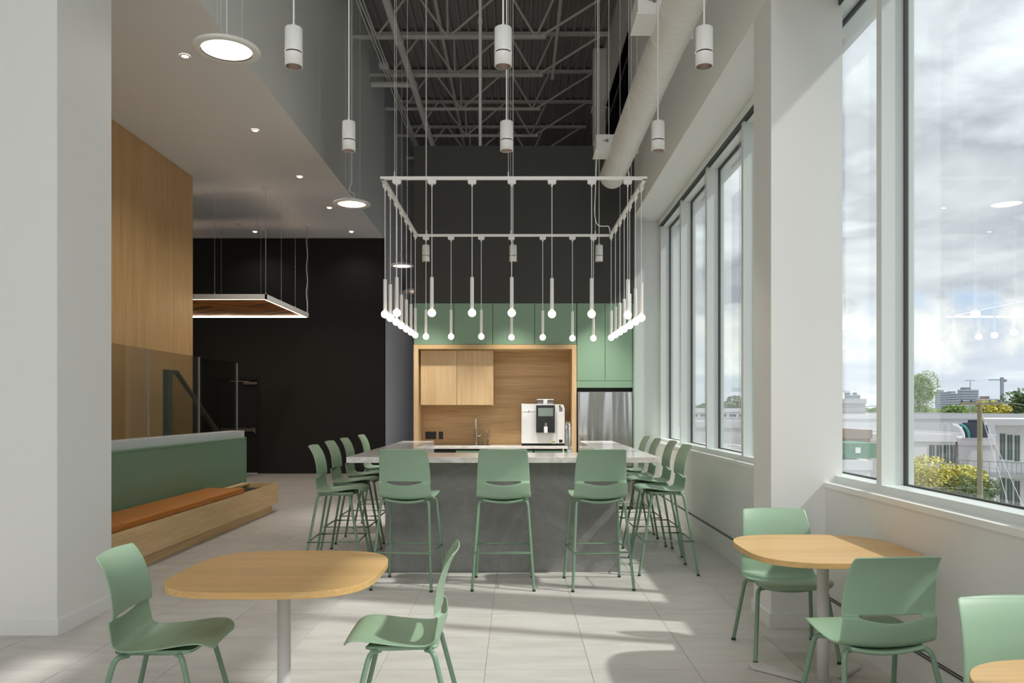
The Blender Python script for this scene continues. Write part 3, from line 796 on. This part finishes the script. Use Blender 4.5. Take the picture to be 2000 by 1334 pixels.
# ================================================================ bench, wainscot, glass guard on the left
bn = thing('bench', 'long oak bench with a planter box at its far end', 'bench', (0, 0, 0))
MB().box(-3.90, -3.45, 5.83, 11.22, 0, .108).build('plinth', 'oak_y', bn)
fe = [5.83, 7.86, 9.92, 11.31]
for a, b in zip(fe[:-1], fe[1:]): MB().box(-3.42, -3.40, a+.0015, b-.0015, .108, .40).build('front_panel', 'oak_y', bn)
MB().box(-3.90, -3.42, 5.83, 9.97, .30, .398).build('seat_board', 'oak_y', bn)
MB().box(-3.90, -3.40, 11.31, 11.33, .108, .40).box(-3.90, -3.42, 9.97, 9.99, .108, .40).box(-3.90, -3.80, 9.99, 11.31, .37, .40).build('planter_box', 'oak_y', bn)
MB().box(-3.80, -3.42, 9.99, 11.31, .12, .33).build('planter_liner', 'planter_dark', bn)
names = ['orange leather bench cushion at the far end of the bench, beside the planter', 'orange leather bench cushion second from the planter end', 'orange leather bench cushion third from the planter end', 'orange leather bench cushion nearest, half hidden by the white pier']
for i, (a, b) in enumerate([(8.93, 9.965), (7.93, 8.925), (6.89, 7.925), (5.85, 6.885)]):
    q = MB().rbox(-3.885, -3.408, a, b, .399, .463, .018).build('bench_cushion', 'leather')
    for p_ in q.data.polygons: p_.use_smooth = True
    tag(q, names[i], 'cushion', 'orange leather cushions on the bench')
    MB().tube([(-3.403, a+.015, .43), (-3.403, b-.015, .43)], .0035, 6).build('piping', 'leather', q)
gw = struct('wall_half_height', MB().box(-4.10, -3.935, 5.83, 11.48, 0, 1.02), 'bench_green')
ge = [5.83, 7.45, 8.87, 10.18, 11.48]
for a, b in zip(ge[:-1], ge[1:]): struct('panel', MB().box(-3.935, -3.92, a+.0012, b-.0012, .30, 1.018), 'bench_green', gw)
struct('cap_trim', MB().box(-3.99, -3.905, 5.83, 11.495, 1.020, 1.042).box(-3.99, -3.905, 11.48, 11.495, 0, 1.042), 'bench_green', gw)
cu = struct('trim_curb', MB().box(-4.22, -4.0, 5.83, 11.68, 1.02, 1.13).box(-4.22, -4.10, 5.83, 11.68, 0, 1.02), 'curb_grey')
gd = thing('glass_guard', 'tall frameless glass guard on the curb behind the green half wall', 'glass guard', (-4.11, 0, 0))
gl_ = [5.85, 6.06, 7.47, 8.88, 10.30, 11.70]
for a, b in zip(gl_[:-1], gl_[1:]):
    q = MB().box(-.006, .006, a+.006, b-.006, 1.13, 2.12).build('glass_panel', 'guard_glass', gd)
    MB().box(-.0065, .0065, b-.008, b-.005, 1.13, 2.12).build('glass_edge', 'curb_grey', q)
# stair balustrade beyond: clear glass with a dark green handrail
st = thing('stair_balustrade', 'glass stair balustrade with a dark sloping handrail beyond the glass guard', 'balustrade', (0, 0, 0))
dS = 12.2; sx0, sx1, sx2 = X(327, 11.5), X(345, 11.7), X(428, 14.0)
P0 = (-4.95, X(0, 0)+0, 0)
xs_ = -4.85
def yS(px): return xs_*F/(px-CX)
y0s, y1s, y2s = yS(325), yS(345), yS(432)
MB().box(xs_-.035, xs_+.035, y0s-.03, y0s+.12, .0, Z(722, y0s)).build('newel_post', 'stair_green', st)
hr = MB(); zt0 = Z(722, y0s)
hr.prism([(y0s, zt0-.03), (y0s, zt0), (y1s, zt0), (y2s, Z(850, y2s)), (y2s, Z(850, y2s)-.06), (y1s, zt0-.05)], xs_-.025, xs_+.025, axis=0).build('handrail', 'gasket', st)
MB().prism([(y0s+.1, .1), (y0s+.1, zt0-.05), (y1s, zt0-.06), (y2s, Z(850, y2s)-.08), (y2s, .1)], xs_-.006, xs_+.006, axis=0).build('glass_panel', 'guard_glass', st)

# ================================================================ suspended light panel on the left
pn = thing('ceiling_light_raft', 'suspended white-framed light raft with a chevron wood underside', 'pendant light', (-4.31, 13.7, 3.42))
W2, D2, fh = 2.8, 2.8, .088
MB().box(-W2, 0, 0, .03, -fh, 0).box(-W2, 0, D2-.03, D2, -fh, 0).box(-.03, 0, 0, D2, -fh, 0).box(-W2, -W2+.03, 0, D2, -fh, 0).build('frame', 'lamp_white', pn)
MB().box(-W2+.03, -.03, .03, .055, -fh+.002, -fh+.012).box(-W2+.03, -.03, D2-.055, D2-.03, -fh+.002, -fh+.012).box(-.055, -.03, .03, D2-.03, -fh+.002, -fh+.012).box(-W2+.03, -W2+.055, .03, D2-.03, -fh+.002, -fh+.012).build('led_strip', 'strip_glow', pn)
MB().box(-W2+.055, -.055, .055, D2-.055, -.04, -.01).build('backing_board', 'black_gap', pn)
def clip(poly, axis, lim, keep_less):
    out = []
    for i in range(len(poly)):
        a, b = poly[i], poly[(i+1) % len(poly)]
        ia = (a[axis] <= lim) if keep_less else (a[axis] >= lim); ib = (b[axis] <= lim) if keep_less else (b[axis] >= lim)
        if ia: out.append(a)
        if ia != ib:
            t = (lim-a[axis])/(b[axis]-a[axis]); out.append(tuple(a[k]+(b[k]-a[k])*t for k in (0, 1)))
    return out
cw = (W2-.12)/4; pw = .11; rr = random.Random(3)
for c_ in range(4):
    xa = -W2+.06+c_*cw; xb = xa+cw; sgn = 1 if c_ % 2 == 0 else -1
    y = -cw
    while y < D2+cw:
        poly = [(xa, y), (xb, y+sgn*cw*.8), (xb, y+sgn*cw*.8+pw-.004), (xa, y+pw-.004)]
        poly = clip(clip(poly, 1, .058, False), 1, D2-.058, True)
        if len(poly) >= 3:
            MB().prism(poly, -.058-rr.random()*.006, -.045).build('slat', 'baffle_a' if rr.random() < .6 else 'baffle_b', pn)
        y += pw
for (x, y) in ((-.02, .02), (-.02, D2*.33), (-.02, D2*.66), (-.02, D2-.02), (-.9, .02), (-.9, D2-.02), (-.55, 1.4), (-1.3, .02), (-1.3, 1.4), (-2.2, .02)):
    MB().tube([(x, y, 0), (x, y, ZC-3.42)], .0022, 6).tube([(x, y, 0), (x, y, .03)], .008, 8).build('suspension_wire', 'table_leg_grey', pn)
wv = [(-.02+.012*math.sin(k*.9), D2-.10, k*(ZC-3.42)/24) for k in range(25)]
MB().tube(wv, .009, 8).build('power_cord', 'table_leg_grey', pn)
for (x, y) in ((-.02, 0.0), (-.02, 1.4), (-.02, 2.7), (-1.4, 2.7)):
    MB().lathe([(.001, 1.80), (.06, 1.80), (.07, 1.815), (.07, ZC-3.42-.001)], x, y, 20).build('canopy', 'lamp_white', pn)

# recessed downlights
dl = None
spots = [(-3.57, 8.56, 'nearest recessed downlight in the left ceiling row'), (-3.57, 10.85, 'second recessed downlight of the left ceiling row'), (-3.56, 13.04, 'third recessed downlight of the left ceiling row'),
         (-3.55, 15.06, 'fourth recessed downlight of the left ceiling row'), (-3.56, 17.1, 'farthest recessed downlight of the ceiling row, near the black wall'), (-5.63, 17.1, 'lone recessed downlight near the black wall above the light raft')]
for x, y, lab in spots:
    if dl is None:
        dl = thing('recessed_downlight', lab, 'ceiling light', (x, y, ZC), 0, 'recessed downlights in the left ceiling')
        MB().lathe([(.036, -.012), (.050, -.006), (.052, -.0016)], 0, 0, 20).build('trim_ring', 'lamp_white', dl)
        MB().disc(0, 0, -.009, .038, 20, 0, True).build('lens', 'spot_glow', dl)
        index_kids(dl)
    else: dup(dl, (x, y, ZC), 0, lab)
    L_ = bpy.data.lights.new('downlight_lamp', 'SPOT'); lo = bpy.data.objects.new('downlight_lamp', L_); C.objects.link(lo)
    L_.energy = 45 if y < 17 else 8; L_.spot_size = math.radians(130); L_.spot_blend = .8; L_.color = (1, .95, .88); L_.shadow_soft_size = .04; lo.location = (x, y, ZC-.03)

# ================================================================ hanging disc lights
def disc_light(label, x, y, z, r, energy, hang=ZR, em='disc_glow', loop=True):
    t = thing('disc_pendant', label, 'pendant light', (x, y, z), 0, 'round disc pendant lights along the left wall')
    MB().lathe([(.001, .062), (r*.40, .058), (r*.75, .030), (r*.97, .008), (r, -.004), (r*.985, -.014), (r*.90, -.022), (r*.76, -.018)], 0, 0, 48).build('housing', 'lamp_white', t)
    MB().lathe([(r*.76, -.018), (r*.735, -.008), (r*.72, -.008)], 0, 0, 48).build('inner_ring', 'reflector', t)
    MB().disc(0, 0, -.008, r*.735, 48, 0, True).build('diffuser', em, t)
    for k in range(3):
        a = 2*PI*k/3+.5; xx, yy = r*.45*math.cos(a), r*.45*math.sin(a)
        MB().tube([(xx, yy, .03), (xx, yy, hang-z)], .0016, 6).tube([(xx, yy, .03), (xx, yy, .06)], .005, 6).build('suspension_wire', 'steel_paint', t)
    pts = [(0, 0, .03)]
    if loop:
        for k in range(1, 13):
            a = k/12*2*PI; pts.append((.035*math.sin(a), 0, .03+.25*k/12+.03*math.sin(a*1.0)))
    pts.append((0, 0, .45)); pts.append((0, 0, hang-z))
    MB().tube(pts, .0055, 8).build('power_cord', 'lamp_white', t)
    return t
disc_light('nearest glowing disc pendant, top left under the ceiling edge', -2.30, 6.31, 4.305, .26, 32, loop=False)
disc_light('second glowing disc pendant with a looped cord', -2.30, 11.08, 4.305, .26, 32)
disc_light('far glowing disc pendant behind the globe lamps', -2.30, 15.9, 4.305, .24, 32)
big = disc_light('wide pale disc pendant half hidden by the charcoal kitchen block', -2.35, 20.7, 4.49, .62, 20, em='disc_pale', loop=False)

# ================================================================ cylinder pendants
cyl = None
cols = [(-1.31, 'left'), (-.082, 'middle'), (1.096, 'right')]
for ri, (y, zb, rn) in enumerate([(4.67, 3.462, 'nearest'), (6.20, 3.462, 'second'), (10.9, 3.462, 'farthest')]):
    for ci, (x, cn) in enumerate(cols):
        if ri == 2: x = (-1.248, -.056, 1.122)[ci]
        lab = '%s white cylinder pendant of the %s hanging row' % (cn, rn)
        if cyl is None:
            cyl = thing('cylinder_pendant', lab, 'pendant light', (x, y, zb), 0, 'white cylinder pendant downlights')
            R_ = .051
            MB().lathe([(R_-.004, 0), (R_, .001), (R_, .075)], 0, 0, 28).lathe([(R_, .083), (R_, .222), (R_-.004, .226), (.001, .228)], 0, 0, 28).build('housing', 'lamp_white', cyl)
            MB().lathe([(R_-.0015, .0745), (R_-.0015, .0835)], 0, 0, 28).build('ring_groove', 'lamp_black', cyl)
            MB().lathe([(R_-.004, 0.0), (R_-.012, .03), (.022, .06)], 0, 0, 28).build('reflector', 'reflector', cyl)
            MB().disc(0, 0, .058, .024, 20, 0, True).build('lens', 'spot_glow', cyl)
            MB().tube([(0, 0, .226), (0, 0, ZR-zb)], .0055, 8).build('hanging_rod', 'lamp_white', cyl)
            MB().tube([(0, 0, .226), (0, 0, .25)], .009, 10).build('rod_collar', 'lamp_white', cyl)
            index_kids(cyl)
        else: dup(cyl, (x, y, zb), 0, lab)
        L_ = bpy.data.lights.new('cylinder_lamp', 'SPOT'); lo = bpy.data.objects.new('cylinder_lamp', L_); C.objects.link(lo)
        L_.energy = (8, 16, 135)[ri]; L_.spot_size = math.radians((80, 90, 72)[ri]); L_.spot_blend = .9; L_.color = (1, .95, .89); L_.shadow_soft_size = .04; lo.location = (x, y, zb+.02)

# ================================================================ track frame with globe pendants
ZT = 3.56; Y0, Y1 = 7.28, 9.69
xl0, xr0, xl1, xr1 = -1.232, 1.170, -1.222, 1.136
tf = thing('track_frame', 'square white lighting track hung over the bar island', 'lighting track', (0, 0, ZT))
def bar(a, b, w_=.034, h_=.026):
    a, b = Vector(a), Vector(b); d = (b-a).normalized(); n = Vector((-d.y, d.x, 0))*w_/2; e = d*w_/2
    q = [a-e+n, a-e-n, b+e-n, b+e+n]
    return MB().prism([(p.x, p.y) for p in q], -h_/2, h_/2)
bar((xl0, Y0, 0), (xr0, Y0, 0)).build('rail', 'lamp_white', tf)
bar((xl1, Y1, 0), (xr1, Y1, 0)).build('rail', 'lamp_white', tf)
bar((xl0, Y0, 0), (xl1, Y1, 0)).build('rail', 'lamp_white', tf)
bar((xr0, Y0, 0), (xr1, Y1, 0)).build('rail', 'lamp_white', tf)
for (x, y) in ((-1.12, Y0), (-.08, Y0), (1.02, Y0), (-1.10, Y1), (-.08, Y1), (.95, Y1), (xl0+.003, 8.1), (xl0+.006, 8.9), (xr0-.01, 8.1), (xr0-.02, 8.9)):
    MB().tube([(x, y, .013), (x, y, ZR-ZT)], .0022, 6).tube([(x, y, .013), (x, y, .06)], .006, 8).tube([(x-.02, y, .014), (x+.02, y, .014)], .006, 6).build('suspension_wire', 'steel_paint', tf)
fc = [(.98, Y1, ZR-ZT), (.98, Y1, 1.2), (.95, Y1, .5), (.94, Y1, .25), (.97, Y1, .12), (1.05, Y1, .11), (1.12, Y1, .12), (1.13, Y1, .03)]
MB().tube(smooth_path(fc, .08), .0065, 8).build('feed_cable', 'lamp_white', tf)

gp = {}
def globe(x, y, zb, along_x, label):
    key = (along_x, round((ZT-zb)*100))
    if key not in gp:
        t = thing('globe_pendant', label, 'pendant light', (x, y, zb), 0, 'globe pendants on the lighting track')
        r = .036
        MB().sphere((0, 0, 0), r, 24, 14).build('bulb', 'bulb_glow', t)
        MB().tube([(0, 0, .030), (0, 0, .325)], .0165, 16).build('stem', 'lamp_white', t)
        h = ZT-zb
        MB().tube([(0, 0, .32), (0, 0, h-.05)], .0042, 6).tube([(0, 0, h-.075), (0, 0, h-.05)], .009, 8).build('cord', 'lamp_white', t)
        a_, b_ = (.038, .018) if along_x else (.018, .038)
        q = [(-1, -1), (1, -1), (1, 1), (-1, 1)]
        vs = [(p[0]*a_, p[1]*b_, h-.014) for p in q]+[(p[0]*a_, p[1]*b_, h-.044) for p in q]+[(p[0]*a_*.62, p[1]*b_*.8, h-.054) for p in q]
        fs = [(0, 1, 2, 3), (11, 10, 9, 8)]
        for L2 in (0, 4):
            fs += [(L2+i, L2+4+i, L2+4+(i+1) % 4, L2+(i+1) % 4) for i in range(4)]
        MB().add(vs, fs).build('adapter', 'lamp_white', t)
        index_kids(t); gp[key] = t
        return t
    return dup(gp[key], (x, y, zb), 0, label)
def zbulb(x): return round(2.326-.010*x, 2)
ORD = ['leftmost', 'second from left', 'third from left', 'middle', 'third from right', 'second from right', 'rightmost']
for i, p in enumerate([775, 843.5, 922, 999.5, 1078, 1155.5, 1226]):
    x = X(p, Y0); globe(x, Y0, round(2.335-.02*(i/6), 2), True, ORD[i]+' globe pendant on the front rail of the track')
for i, p in enumerate([832, 881, 940, 999, 1060, 1118, 1159]):
    x = X(p, Y1); globe(x, Y1, round(2.335-.025*(i/6), 2), True, ORD[i]+' globe pendant on the rear rail of the track')
ORD2 = ['nearest', 'second nearest', 'third nearest', 'middle', 'third farthest', 'second farthest', 'farthest']
for i, y in enumerate([7.43, 7.73, 8.10, 8.45, 8.82, 9.19, 9.56]):
    globe(xl0+.003*i/2, y, 2.335, False, ORD2[i]+' globe pendant on the bench-side rail of the track')
for i, y in enumerate([7.50, 7.84, 8.2, 8.58, 8.9, 9.24, 9.62]):
    globe(xr0-.034*i/6, y, 2.31, False, ORD2[i]+' globe pendant on the window-side rail of the track')

# ================================================================ outside
paint('concrete_pale', srgb(224, 222, 226), 0.8, var=.04, scale=1)
paint('facade_white', srgb(236, 235, 238), 0.8, var=.03, scale=1)
paint('facade_grey', srgb(192, 192, 196), 0.8, var=.05, scale=1)
paint('facade_brown', srgb(160, 142, 130), 0.9, var=.05, scale=1)
paint('roof_gravel', srgb(200, 197, 194), 0.9, var=.05, scale=2)
paint('far_tower', srgb(150, 160, 172), 0.8, var=.02, scale=.1)
paint('far_tower_slab', srgb(204, 208, 212), 0.8)
paint('far_brick', srgb(170, 150, 148), 0.9)
paint('dark_glass', srgb(92, 104, 104), 0.15)
paint('asphalt', srgb(160, 161, 160), 0.9, var=.08, scale=.3)
paint('timber_pole', srgb(150, 142, 118), 0.9, var=.1, scale=8)
paint('hvac_blue', srgb(70, 76, 90), 0.6)
paint('teal_metal', srgb(70, 150, 146), 0.5)
paint('container_green', srgb(92, 138, 112), 0.6)
paint('leaf_green', srgb(150, 172, 108), 0.8, var=.35, scale=1.5)
paint('leaf_dark', srgb(116, 136, 92), 0.8, var=.3, scale=.6)
paint('leaf_yellow', srgb(208, 200, 104), 0.8, var=.2, scale=2.5)
paint('bark', srgb(96, 84, 70), 0.9)
paint('wire_grey', srgb(160, 160, 160), 0.6)
GZ = -8.0
gr = MB().box(2.6, 1500, -400, 1800, GZ-.3, GZ).build('ground', 'asphalt'); gr['kind'] = 'structure'

def facade(name, label, cat, x0, x1, y0, y1, z1, m='facade_white', wins=(), roof='roof_gravel', parapet=.12, z0=GZ, rot=0.0):
    t = thing(name, label, cat, (x0, y0, z0), -rot)
    cr_ = math.cos(rot); W, Dp, Hh = (x1-x0)*cr_, y1-y0, z1-z0
    wins = [(w_[0], x0+(w_[1]-x0)*cr_, x0+(w_[2]-x0)*cr_, w_[3], w_[4]) for w_ in wins]
    MB().box(0, W, 0, Dp, 0, Hh-.1).build('walls', m, t)
    MB().box(.05, W-.05, .05, Dp-.05, Hh-.1, Hh-.05).build('roof', roof, t)
    MB().box(-.06, W+.06, -.06, .1, Hh-.25, Hh+parapet).box(-.06, .1, 0, Dp, Hh-.25, Hh+parapet).box(W-.1, W+.06, 0, Dp, Hh-.25, Hh+parapet).box(-.06, W+.06, Dp-.1, Dp, Hh-.25, Hh+parapet).build('parapet', m, t)
    for (side, a, b, c_, d_) in wins:
        if side == 'f': q = MB().box(a-x0, b-x0, -.03, .02, c_-z0, d_-z0); fr_ = MB().box(a-x0-.06, b-x0+.06, -.05, 0, c_-z0-.08, c_-z0).box(a-x0+(b-a)*.48, a-x0+(b-a)*.52, -.045, 0, c_-z0, d_-z0)
        else: q = MB().box(-.03, .02, a-y0, b-y0, c_-z0, d_-z0); fr_ = MB().box(-.05, 0, a-y0-.06, b-y0+.06, c_-z0-.08, c_-z0).box(-.045, 0, a-y0+(b-a)*.48, a-y0+(b-a)*.52, c_-z0, d_-z0)
        wn = q.build('window', 'dark_glass', t); fr_.build('window_frame', 'facade_white', wn)
    return t
# grey hall behind (long band below the horizon)
d = 62
facade('warehouse', 'long grey warehouse wall behind the lower white roof', 'building', X(1724, d), X(2090, d), d, d+35, Z(812, d), 'facade_grey')
# lower white block with its corner, windows facing the camera side
d = 40
ws = [('f', X(a, d), X(a+10, d), Z(905, d), Z(869, d)) for a in (1815, 1829, 1843, 1856)]
facade('office_block', 'low white office block with a row of narrow windows', 'building', X(1724, d), X(1866, d), d, d+18, Z(853, d), 'facade_white', ws)
d = 40
facade('office_block', 'pale grey windowless block behind the utility pole', 'building', X(1872, d), X(2060, d), d, d+18, Z(860, d), 'concrete_pale')
d = 36
ws = [('f', X(a, d), X(b, d), Z(c_, d), Z(e, d)) for a, b, c_, e in ((1953, 1963, 897, 847), (1967, 1977, 898, 849), (1981, 1991, 900, 850), (1953, 1963, 985, 932), (1967, 1977, 988, 935), (1981, 1991, 990, 938))]
wbld = facade('office_block', 'white two-storey block with tall windows at the right edge', 'building', X(1948, d), X(2130, d), d, d+4.3, Z(834, d), 'facade_white', ws, rot=.53)
MB().box(-.5, 4.3, -.8, 4.4, Z(834, d)-GZ+.1, Z(823, d)-GZ+.12).build('roof_slab', 'concrete_pale', wbld)
bx0 = X(1948, d)
pts = [(-1.62*math.cos(a)+.0, -1.3*math.sin(a)) for a in [PI/2*k/8 for k in range(9)]]+[(1.4, -1.3), (1.4, 0)]
MB().prism(pts, Z(922, d)-GZ-.15, Z(922, d)-GZ).build('balcony_slab', 'facade_grey', wbld)
rl = MB()
for k in range(len(pts)-2):
    a, b = pts[k], pts[k+1]; n = 1 if k < 8 else 8
    for q in range(n):
        fx_, fy_ = a[0]+(b[0]-a[0])*q/n, a[1]+(b[1]-a[1])*q/n
        rl.tube([(fx_, fy_, Z(922, d)-GZ), (fx_, fy_, Z(899, d)-GZ)], .012, 5)
    rl.tube([(a[0], a[1], Z(899, d)-GZ), (b[0], b[1], Z(899, d)-GZ)], .018, 5)
rl.build('railing', 'wire_grey', wbld)
# blocks seen through the left panes
d = 61
facade('industrial_block', 'white industrial block below a grey wall, seen in the narrow pane', 'building', X(1560, d), X(1722, d), d, d+2.3, Z(812, d), 'facade_white')
d = 64
facade('industrial_block', 'tall grey industrial block rising behind the white one', 'building', X(1590, d), 28.0, d, d+18, Z(782, d), 'facade_grey')
d = 34
facade('brick_shed', 'low brown shed beyond the parking lot', 'building', X(1600, d), X(1700, d), d, d+8, Z(845, d), 'facade_brown')
facade('loading_dock', 'pale concrete dock platform carrying the green container', 'building', X(1600, 30), X(1700, 30), 30, 33.4, Z(905, 30), 'concrete_pale')
t = thing('shipping_container', 'green container on the dock before the brown shed', 'container', (X(1658, 31), 31, Z(905, 30)+.13))
MB().box(0, 1.1, 0, 2.2, 0, .58).build('container_box', 'container_green', t)
MB().box(.25, .45, -.02, 0, .2, .42).build('white_panel', 'facade_white', t)
for k, (pa, pb, dd, py, nm) in enumerate([(1330, 1500, 70, 800, 'long pale factory roof seen through the far window bay'), (1290, 1480, 50, 828, 'white flat-roofed hall lower in the far window bay'), (1400, 1470, 30, 880, 'pale low annex at the bottom of the far window bay')]):
    ws = [('f', X(pa+(pb-pa)*q/9, dd), X(pa+(pb-pa)*(q+.7)/9, dd), Z(py+14, dd), Z(py+9, dd)) for q in range(9)] if k == 0 else ()
    facade('factory_hall', nm, 'building', X(pa, dd), X(pb, dd), dd, dd+(15, 8, 3)[k], Z(py, dd), ['facade_white', 'concrete_pale', 'facade_white'][k], ws)
# rooftop unit with curved ducts
d = 39.5
hv = thing('rooftop_unit', 'dark rooftop ventilation unit with curved pipes on the pale block', 'ventilation unit', (X(1880, 41.5), 41.5, Z(860, 40)), -.5)
MB().rbox(0, 1.15, 0, 1.2, 0, .85, .02).build('cabinet', 'hvac_blue', hv)
MB().box(.25, 1.15, 0.2, 1.0, .85, 1.0).build('top_box', 'hvac_blue', hv)
MB().tube([(-.45+.5*math.sin(a), -.2, .1+.65*math.cos(a)) for a in [PI/2*k/8 for k in range(9)]]+[(.05, -.2, -.0)], .07, 10).build('white_duct', 'facade_white', hv)
MB().tube([(-.15+.45*math.sin(a), -.1, .1+.65*math.cos(a)) for a in [PI/2*k/8 for k in range(9)]]+[(.3, -.1, -.0)], .07, 10).build('teal_duct', 'teal_metal', hv)
# utility pole and wires
d = 30
up = thing('utility_pole', 'tall wooden utility pole with a crossarm', 'utility pole', (X(1915, d), d, GZ))
hp_ = Z(787, d)-GZ
MB().tube([(0, 0, 0), (-.03, 0, hp_)], [.13, .085], 10).build('pole', 'timber_pole', up)
MB().box(-.75, .75, -.06, .06, hp_-.08, hp_+.02).build('crossarm', 'timber_pole', up)
for x in (-.7, -.35, .35, .7): MB().lathe([(.001, hp_+.12), (.03, hp_+.11), (.04, hp_+.06), (.02, hp_+.02)], x, 0, 8).build('insulator', 'hvac_blue', up)
for k, (z_, y1_, z1_) in enumerate([(hp_+.1, -30, 1.2), (hp_+.1, 26, .5), (hp_-4.5, -28, -1.5), (hp_-3.2, 30, .3), (hp_-2.4, -30, -1.0)]):
    a = Vector((0, 0, z_)); b = Vector((22 if k % 2 == 0 else -40, y1_ if k % 2 else -4, z_+z1_*.3)); P = []
    for q in range(13):
        t_ = q/12; p_ = a.lerp(b, t_); p_.z -= 3.2*t_*(1-t_); P.append(p_)
    MB().tube(P, .012, 5).build('power_line', 'wire_grey', up)
for gx in (2.2, 3.6): MB().tube([(0, 0, hp_-.3), (gx, -1.0, 0)], .012, 5).build('guy_wire', 'facade_white', up)
# crane, street lights, towers
d = 900
cr_ = thing('tower_crane', 'distant grey tower crane right of the street light', 'crane', (X(1957, d), d, GZ))
MB().box(-1.4, 1.4, -1.4, 1.4, 0, Z(737, d)-GZ).build('mast', 'far_tower', cr_)
MB().box(-15, 4.5, -.6, .6, Z(742, d)-GZ-.5, Z(742, d)-GZ+.6).build('jib', 'far_tower', cr_)
MB().box(2.5, 5, -1, 1, Z(746, d)-GZ, Z(741, d)-GZ).build('counterweight', 'far_brick', cr_)
def street_light(pxx, d, py, label):
    t = thing('street_light', label, 'street light', (X(pxx, d), d, GZ)); h_ = Z(py, d)-GZ
    MB().tube([(0, 0, 0), (0, 0, h_)], [.18, .10], 8).build('pole', 'wire_grey', t)
    MB().box(-.9, .9, -.1, .1, h_, h_+.08).box(-1.2, -.6, -.2, .2, h_-.1, h_).box(.6, 1.2, -.2, .2, h_-.1, h_).build('lamp_heads', 'wire_grey', t)
street_light(1895, 200, 743, 'tall twin-headed street light in front of the striped tower')
street_light(1650.5, 200, 764, 'distant twin-headed street light beside the window column')
def tower(pa, pb, py, d, label, m1_='far_tower', m2_='far_tower_slab', dp=9):
    t = thing('apartment_tower', label, 'building', (X(pa, d), d, GZ)); W = X(pb, d)-X(pa, d); Hh = Z(py, d)-GZ
    MB().box(0, W, 0, dp, 0, Hh).build('walls', m1_, t)
    s = MB(); z_ = 3.0
    while z_ < Hh: s.box(-.5, W+.5, -.8, dp, z_, z_+.9); z_ += 3.1
    s.build('floor_slabs', m2_, t)
    MB().box(W*.3, W*.6, 4, 14, Hh, Hh+3).build('roof_plant', m1_, t)
tower(1878, 1911, 761, 1000, 'tall striped apartment tower behind the street light')
tower(1833, 1855, 766, 1100, 'pale left tower of the far apartment group')
tower(1853, 1881, 768.5, 1050, 'wide lower apartment tower in the middle of the far group')
tower(1917, 1950, 779, 900, 'low pinkish brick apartment block left of the crane', 'far_brick', 'far_tower_slab')
tower(1985, 2030, 777, 900, 'low brick apartment block at the right edge', 'far_brick', 'far_tower_slab')
tower(1657, 1668, 771, 1000, 'tiny distant tower beside the window column')
tower(1671, 1680, 771, 1050, 'second tiny distant tower beside the window column')
# trees
def tree(name, label, x, y, z, rx, rz, n, leaf, m, seed, blobs=7):
    r = random.Random(seed); t = thing(name, label, 'tree', (x, y, GZ))
    cz = z-GZ; m_ = MB(); centers = []
    for k in range(blobs):
        a = r.random()*2*PI; q = r.random()**.5*.55
        centers.append((q*rx*math.cos(a), q*rx*math.sin(a), cz+(r.random()-.45)*rz*1.1, .42+.25*r.random()))
    for k in range(n):
        c_ = centers[k % blobs]; u_ = r.random()*2*PI; v_ = math.acos(2*r.random()-1); rr_ = c_[3]*(.75+.25*r.random())
        p = Vector((c_[0]+rx*rr_*math.sin(v_)*math.cos(u_), c_[1]+rx*rr_*math.sin(v_)*math.sin(u_), c_[2]+rz*rr_*math.cos(v_)))
        a = Vector((r.uniform(-1, 1), r.uniform(-1, 1), r.uniform(-.6, .6))).normalized()*leaf; b = a.cross(Vector((r.uniform(-1, 1), r.uniform(-1, 1), 1))).normalized()*leaf*.7
        m_.add([p-a, p+b, p+a, p-b], [(0, 1, 2, 3)])
    m_.build('foliage', m, t)
    tr_ = MB().tube([(0, 0, 0), (.05, 0, cz*.5), (0, 0, cz)], [.22, .16, .06], 8)
    for k in range(4):
        a = k*PI/2+.4; tr_.tube([(0, 0, cz*.6), (rx*.5*math.cos(a), rx*.5*math.sin(a), cz)], [.07, .03], 6)
    tr_.build('trunk', 'bark', t)
d = 106; tree('poplar_tree', 'tall green tree rising above the roofs beside the window post', X(1795, d), d, Z(783, d), 3.1, 3.9, 9500, .10, 'leaf_green', 1)
d = 34; tree('locust_tree', 'yellow-leaved tree below the window, left of the utility pole', X(1845, d), d, Z(955, d), 1.9, 1.5, 9000, .075, 'leaf_yellow', 2)
d = 33; tree('shrub_tree', 'darker green tree at the foot of the utility pole', X(1893, d), d, Z(975, d), 1.3, 1.0, 5000, .055, 'leaf_dark', 5)
d = 110
tree('far_tree', 'yellow-green treetops right of the utility pole', X(1938, d), d, Z(803, d), 3.0, 1.4, 2600, .22, 'leaf_yellow', 3)
tree('far_tree', 'dark green treetops at the right edge below the brick block', X(1992, d), d, Z(792, d), 2.6, 2.2, 1600, .22, 'leaf_dark', 4)
tree('far_tree', 'green treetops between the poplar and the towers', X(1858, 135), 135, Z(806, 135), 2.8, 1.4, 1600, .22, 'leaf_green', 6)
tree('far_tree', 'green treetops seen through the far window bay', X(1428, d), d, Z(797, d), 2.6, 1.6, 1600, .22, 'leaf_dark', 8)
tree('far_tree', 'second clump of treetops in the far window bay', X(1382, 130), 130, Z(800, 130), 3.2, 1.4, 1600, .22, 'leaf_dark', 9)
hz = MB(); r = random.Random(9)
for k in range(240):
    dd = r.uniform(350, 700); pxx = r.uniform(1250, 2400); h_ = r.uniform(3, 8)
    hz.sphere((X(pxx, dd), dd, GZ+h_*.5), h_, 7, 5)
o = hz.build('distant_treeline', 'leaf_dark'); o['kind'] = 'stuff'; tag(o, 'distant band of trees along the horizon', 'trees')
